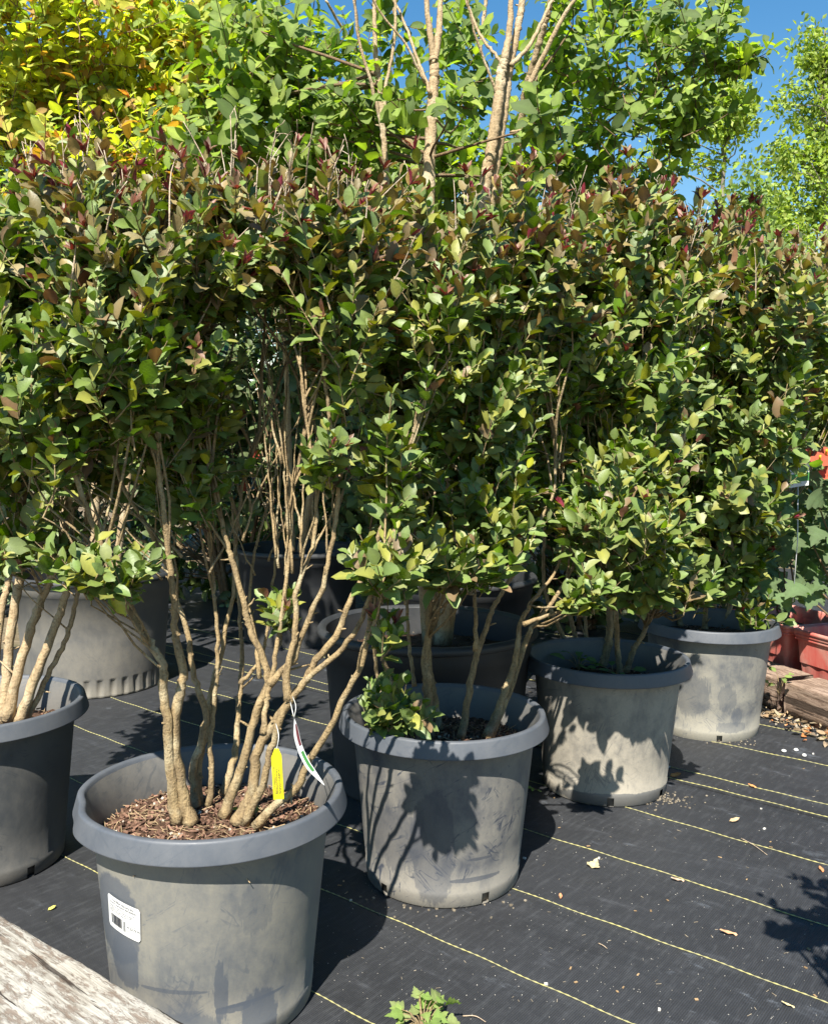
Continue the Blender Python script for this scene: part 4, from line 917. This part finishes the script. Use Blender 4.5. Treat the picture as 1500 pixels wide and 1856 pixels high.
far_tree('low rounded green tree behind the top of the rightmost shrub', 16, [(1370,800),(1365,620),(1360,480)], [(1350,360,35,50,20), (1340,440,45,60,36), (1370,520,70,70,60), (1420,620,80,80,60), (1350,640,60,80,40), (1480,640,70,90,50), (1500,760,70,70,40)], 63, [(.18, .27, .06), (.14, .22, .06), (.24, .32, .07)], .13)
far_tree('tree standing far behind the golden-leaved tree, mostly hidden', 18, [(300,780),(310,400),(320,100)], [(120,300,220,160,90), (400,300,200,160,90), (680,420,200,160,90), (250,560,300,160,120), (700,640,250,140,100), (1000,560,200,160,100)], 64, [(.06, .11, .03), (.09, .15, .04), (.04, .08, .025)], .26)

# ------------------------------------------------------------------ tags hanging on the nearest shrub
def yellow_tag():
    Y = 1.60; top = at(500, 1357, Y); bot = at(505, 1448, Y+.004); root = empty('plant_tag', top, 'bright yellow hang tag with small print on a stem of the nearest shrub', 'plant tag')
    u = unit(np.array([1.0, -.15, .03])); d = bot - top; hw = .0098
    o = np.array([(-.25, 0), (.45, 0), (1.0, .14), (1.02, .98), (.95, 1.0), (-.98, 1.02), (-1.0, .18)])
    v = np.array([top + u*hw*a + d*b for a, b in o]); nrm = unit(np.cross(u, d))*.0007; n = len(o)
    mb = MB(); i = np.arange(n); j = (i+1) % n
    mb.add(np.vstack([v-nrm, v+nrm]), [np.arange(n)[None], np.arange(n)[::-1][None]+n, np.stack([i, j, n+j, n+i], -1)]); mb.build('tag_body', M['yellow'], root, smooth=False)
    m = MB(); f = -np.sign(nrm[1])*nrm*1.9
    f = nrm*1.9*(-1 if nrm[1] > 0 else 1)
    rng = np.random.RandomState(2)
    for a, b0, b1 in ((-.55, .36, .88), (-.28, .56, .88), (-.05, .40, .90), (.30, .35, .90), (.52, .5, .9)):
        t = b0
        while t < b1:
            l = rng.uniform(.012, .03); q = [top + u*hw*(a+s) + d*(t+e) + f for s, e in ((-.07, 0), (.07, 0), (.07, l), (-.07, l))]; m.add(np.array(q), [np.array([[0, 1, 2, 3]])]); t += l + rng.uniform(.006, .015)
    m.build('printed_text', M['ink'], root, smooth=False)
    m = MB(); tube(m, spline([top + d*.06, at(505, 1335, Y), at(500, 1312, Y+.03)], 10), .0007, 4); m.build('string', M['string'], root)
yellow_tag()
def white_tag():
    Y = 1.56; c = np.array([at(533, 1302, Y), at(540, 1345, Y-.004), at(557, 1385, Y-.01), at(588, 1424, Y-.02)]); p = spline(c, 24); t = np.linspace(0, 1, 24)
    w_ = .0062*np.minimum(1, np.minimum(t*5, (1-t)*4)**.8); root = empty('plant_tag', c[0], 'long white picture tag printed green, curling edge-on from the nearest shrub', 'plant tag')
    u = unit(np.array([.62, .75, .2])); mb = MB()
    a, b = p - u*w_[:, None], p + u*w_[:, None]; i = np.arange(23)
    mb.add(np.vstack([a, b]), [np.stack([i, i+1, 24+i+1, 24+i], -1)]); mb.add(np.vstack([a, b]) + np.array([.0004, .0002, -.0004]), [np.stack([i, 24+i, 24+i+1, i+1], -1)])
    mb.build('tag_body', M['white'], root)
    tn = unit(np.gradient(p, axis=0)); nn = np.cross(tn, u); nn *= np.sign((nn @ (np.array([0, 0, CAM_H])-p[12]))[12])*.0009
    for nm, s0, s1, e0_, e1_, mt in (('green_picture', 11, 19, .35, .85, 'green_print'), ('plum_picture', 2, 10, .45, .9, 'plum_print')):
        m = MB(); k = s1-s0; aa = p[s0:s1] + u*(w_[s0:s1]*(e0_*2-1))[:, None] + nn[s0:s1]; bb = p[s0:s1] + u*(w_[s0:s1]*(e1_*2-1))[:, None] + nn[s0:s1]; i = np.arange(k-1)
        m.add(np.vstack([aa, bb]), [np.stack([i, i+1, k+i+1, k+i], -1)]); m.build(nm, M[mt], root)
    m = MB(); tube(m, spline([c[0], at(530, 1290, Y), at(526, 1272, Y+.05)], 8), .0008, 4); tube(m, spline([c[0], at(536, 1280, Y), at(530, 1262, Y+.06)], 8), .0007, 4); m.build('string', M['string'], root)
white_tag()

# ------------------------------------------------------------------ small weeds
def weed(px, py, z, label, seed, n, size, cols, tmpl=T_ROUND, spread=.03, height=.05, Yoff=0):
    rng = np.random.RandomState(seed); b = on(px, py, z); root = empty('weed', b, label, 'weed', 'small weeds'); mbL = MB(); m = MB(); P, D, N = [], [], []
    for i in range(n):
        a = rng.uniform(0, 2*PI); e = b + np.array([math.cos(a)*spread*rng.uniform(.2, 1), math.sin(a)*spread*rng.uniform(.2, 1), height*rng.uniform(.3, 1)])
        tube(m, spline([b, (b+e)/2 + np.array([0, 0, height*.25]), e], 6), np.linspace(.0016, .0009, 6), 4)
        d = unit(np.array([math.cos(a), math.sin(a), rng.uniform(-.2, .5)])); P.append(e); D.append(d); N.append(np.array([0, -.35, 1]) + rng.normal(0, .3, 3))
    C = np.array(cols)[rng.randint(0, len(cols), n)]*rng.uniform(.8, 1.2, (n, 1))
    leaves(mbL, np.array(P), np.array(D), np.array(N), size*rng.uniform(.7, 1.2, n), C, tmpl, rng.uniform(.9, 1.2, n), rng.uniform(.0, .35, n), rng.uniform(.0, .4, n))
    mbL.build('foliage', M['leaf_soft'], root); m.build('stem', M['bark'], root); return root
WC = [(.20, .32, .06), (.26, .36, .09), (.30, .36, .14)]
weed(765, 1880, 0, 'pale green lobed weed growing from the cloth at the bottom edge', 71, 26, .031, WC, T_LOBED, .047, .064)
weed(437, 1472, .352, 'tiny green sprout between the stem feet in the nearest pot, left of two', 72, 6, .014, WC, T_OVATE, .010, .02)
weed(464, 1482, .352, 'tiny green sprout beside the lowest stem in the nearest pot, right of two', 73, 5, .016, WC, T_OVATE, .010, .014)
weed(1048, 1215, .335, 'round-leaved weed on the soil of the mud-stained pot', 74, 9, .045, [(.10, .20, .05), (.13, .24, .06)], T_ROUND, .06, .05)
weed(1110, 1220, .335, 'low flat weed at the front of the soil in the mud-stained pot', 75, 9, .04, [(.08, .17, .04)], T_ROUND, .09, .02)
weed(1412, 1262, .10, 'green vine sprig in the gap between the two brown timbers', 76, 8, .035, WC, T_ROUND, .05, .10)
weed(967, 1433, 0.0, 'small green weed at the left foot of the mud-stained pot', 77, 3, .02, WC, T_ROUND, .015, .012)

# ------------------------------------------------------------------ litter on the cloth
def litter():
    rng = np.random.RandomState(8); mb = MB()
    for i in range(1800):
        d = rng.uniform(.9, 3.4); t = rng.uniform(-2.4, 1.6); p = LT*t + LN*d
        if rng.uniform() < .4: p = on(rng.uniform(560, 1500), rng.uniform(1380, 1856), 0)
        p[2] = .0015 if (p*LN).sum() < SEAM else .0075
        u = rng.uniform(); s = rng.uniform(.4, 1.0)
        if u < .86: l, w_, h, c = 0.0020*s, .0016*s, .0009, np.array([.42, .40, .36])*rng.uniform(.4, 1.2)
        elif u < .95: l, w_, h, c = rng.uniform(.005, .014), .0008, .0008, np.array([.40, .34, .25])*rng.uniform(.5, 1.2)
        elif u < .985: l, w_, h, c = rng.uniform(.004, .010), rng.uniform(.003, .005), .0012, np.array([.38, .26, .14])*rng.uniform(.6, 1.2)
        else: l, w_, h, c = rng.uniform(.004, .008), rng.uniform(.004, .006), .004, np.array([.6, .58, .54])
        box(mb, (-l/2, -w_/2, -h/2), (l/2, w_/2, h/2), c, 0, Matrix.Translation(p) @ Matrix.Rotation(rng.uniform(0, 2*PI), 4, 'Z') @ Matrix.Rotation(rng.normal(0, .15), 4, 'X'))
    for (px, py, n, sx) in ((795, 1640, 120, .16), (1200, 1455, 130, .10), (1330, 1350, 60, .12)):    # grit washed out round the pots' feet
        c0 = on(px, py, 0)
        for i in range(n):
            p = c0 + rng.normal(0, 1, 3)*np.array([sx*.45, .03, 0]) + np.array([0, abs(rng.normal(0, .03)), 0]); p[2] = .0015 if (p*LN).sum() < SEAM else .0075; s = rng.uniform(.001, .0035)
            box(mb, (-s, -s*.8, -s*.4), (s, s*.8, s*.5), np.array([.28, .24, .18])*rng.uniform(.4, 1.2), 0, Matrix.Translation(p) @ Matrix.Rotation(rng.uniform(0, 6), 4, 'Z'))
    tag(mb.build('grit_and_chaff', M['chip'], smooth=False), 'pale grit and chaff scattered over the black cloth', 'debris', kind='stuff')
    mb = MB(); P, D, N, L, C = [], [], [], [], []
    cols = np.array([(.30, .20, .11), (.42, .17, .06), (.36, .29, .19), (.24, .17, .10), (.38, .29, .15), (.33, .29, .23), (.20, .15, .10)])
    for i in range(520):
        c = on(rng.uniform(1375, 1520), rng.uniform(1290, 1345), 0)
        v = (c*LN).sum() 
        c = on(1400+rng.uniform(-30, 130), 0, 0) if False else c
        base = b0 + unit(dd)*rng.uniform(-.28, .7) - np.array([-unit(dd)[1], unit(dd)[0], 0])*abs(rng.normal(.01, .06))
        c = base; c[2] = .008 + rng.uniform(0, .018)
        P.append(c); a = rng.uniform(0, 2*PI); D.append([math.cos(a), math.sin(a), rng.normal(.1, .25)]); N.append([rng.normal(0, .4), rng.normal(-.2, .4), 1]); L.append(rng.choice([rng.uniform(.006, .016), rng.uniform(.015, .042)], p=[.62, .38])); C.append(cols[rng.randint(7)]*rng.uniform(.5, 1.2))
    leaves(mb, np.array(P), np.array(D), np.array(N), np.array(L), np.array(C), T_OVATE, rng.uniform(.6, 1.3, 520), rng.uniform(0, .5, 520), rng.uniform(-.3, .5, 520))
    tag(mb.build('dry_leaf_litter', M['dry']), 'drift of dry tan and orange leaves against the brown timbers', 'dry leaves', kind='stuff')
litter()
def dry_leaf(px, py, label, length, col, rot, curl=.3, z=0.0015, tmpl=T_OVATE, wid=.8):
    p = on(px, py, z); mb = MB(); p[2] = (z if (p*LN).sum() < SEAM else .0075) + .0015
    leaves(mb, np.zeros((1, 3)), np.array([[math.cos(rot), math.sin(rot), .08]]), np.array([[0, -.2, 1.0]]), np.array([length]), np.array(col), tmpl, wid, .3, -curl*.4)
    o = mb.build('dry_leaf', M['dry']); o.location = p; return tag(o, label, 'dry leaf', 'dry leaves fallen on the ground cloth')
dry_leaf(1212, 1412, 'orange dry leaf beside the foot of the mud-stained pot', .045, (.50, .20, .06), .2)
dry_leaf(1370, 1432, 'small orange dry leaf by the seam, away from the pots', .028, (.50, .22, .08), 2.4)
dry_leaf(1336, 1696, 'narrow brown dry leaf lying between two yellow lines at lower right', .040, (.50, .28, .15), 2.9, wid=.5)
dry_leaf(1072, 1575, 'pale crumpled dry leaf on the cloth right of the scuffed pot', .038, (.45, .38, .22), 1.0, .8, tmpl=T_LOBED, wid=1.1)
dry_leaf(1240, 1598, 'pinkish dry leaf lying on a yellow line', .035, (.50, .36, .26), 3.0, wid=.5)
dry_leaf(1016, 1630, 'small rusty dry leaf just below a yellow line', .020, (.45, .20, .10), 1.5)
dry_leaf(1492, 1582, 'rusty dry leaf at the right edge of the cloth', .025, (.50, .22, .10), 1.6)
dry_leaf(1320, 1490, 'curled tan leaf fragment on the cloth below the seam', .035, (.45, .33, .2), .1, .6)
dry_leaf(86, 1652, 'yellow-green fallen leaf beside the pale timber', .022, (.45, .42, .10), .9)
dry_leaf(1440, 1828, 'straw-coloured flat leaf at the lower right corner', .026, (.50, .42, .22), 2.6, wid=.4)
def loose_twig(px0, py0, px1, py1, label):
    a, b = on(px0, py0, .003), on(px1, py1, .003); rng = np.random.RandomState(int(px0)); mb = MB()
    tube(mb, spline([a, (a+b)/2 + rng.normal(0, .003, 3)*np.array([1, 1, 0]) + np.array([0, 0, .002]), b], 12), np.linspace(.0013, .0007, 12), 5)
    tag(mb.build('fallen_twig', M['deadwood']), label, 'twig', 'twigs fallen on the ground cloth')
loose_twig(1343, 1520, 1390, 1550, 'thin pale twig crossing a yellow line below the orange leaf')
loose_twig(1084, 1710, 1100, 1720, 'short pale twig near the middle of the open cloth')
loose_twig(838, 1842, 880, 1853, 'short brown twig right of the lobed weed')
for (px, py, l) in ((1420, 1364, 'white pebble left of three near the last pot'), (1442, 1362, 'white pebble in the middle of three near the last pot'), (1457, 1372, 'white pebble right of three near the last pot')):
    mb = MB(); rng = np.random.RandomState(px); th = np.linspace(0, PI, 7); c = on(px, py, .006)
    lathe(mb, [(max(.0002, .008*math.sin(a)*rng.uniform(.85, 1.15)), .0055-.0055*math.cos(a)) for a in th], 12, (c[0], c[1], .006)); tag(mb.build('pebble', M['white']), l, 'pebble', 'white pebbles')
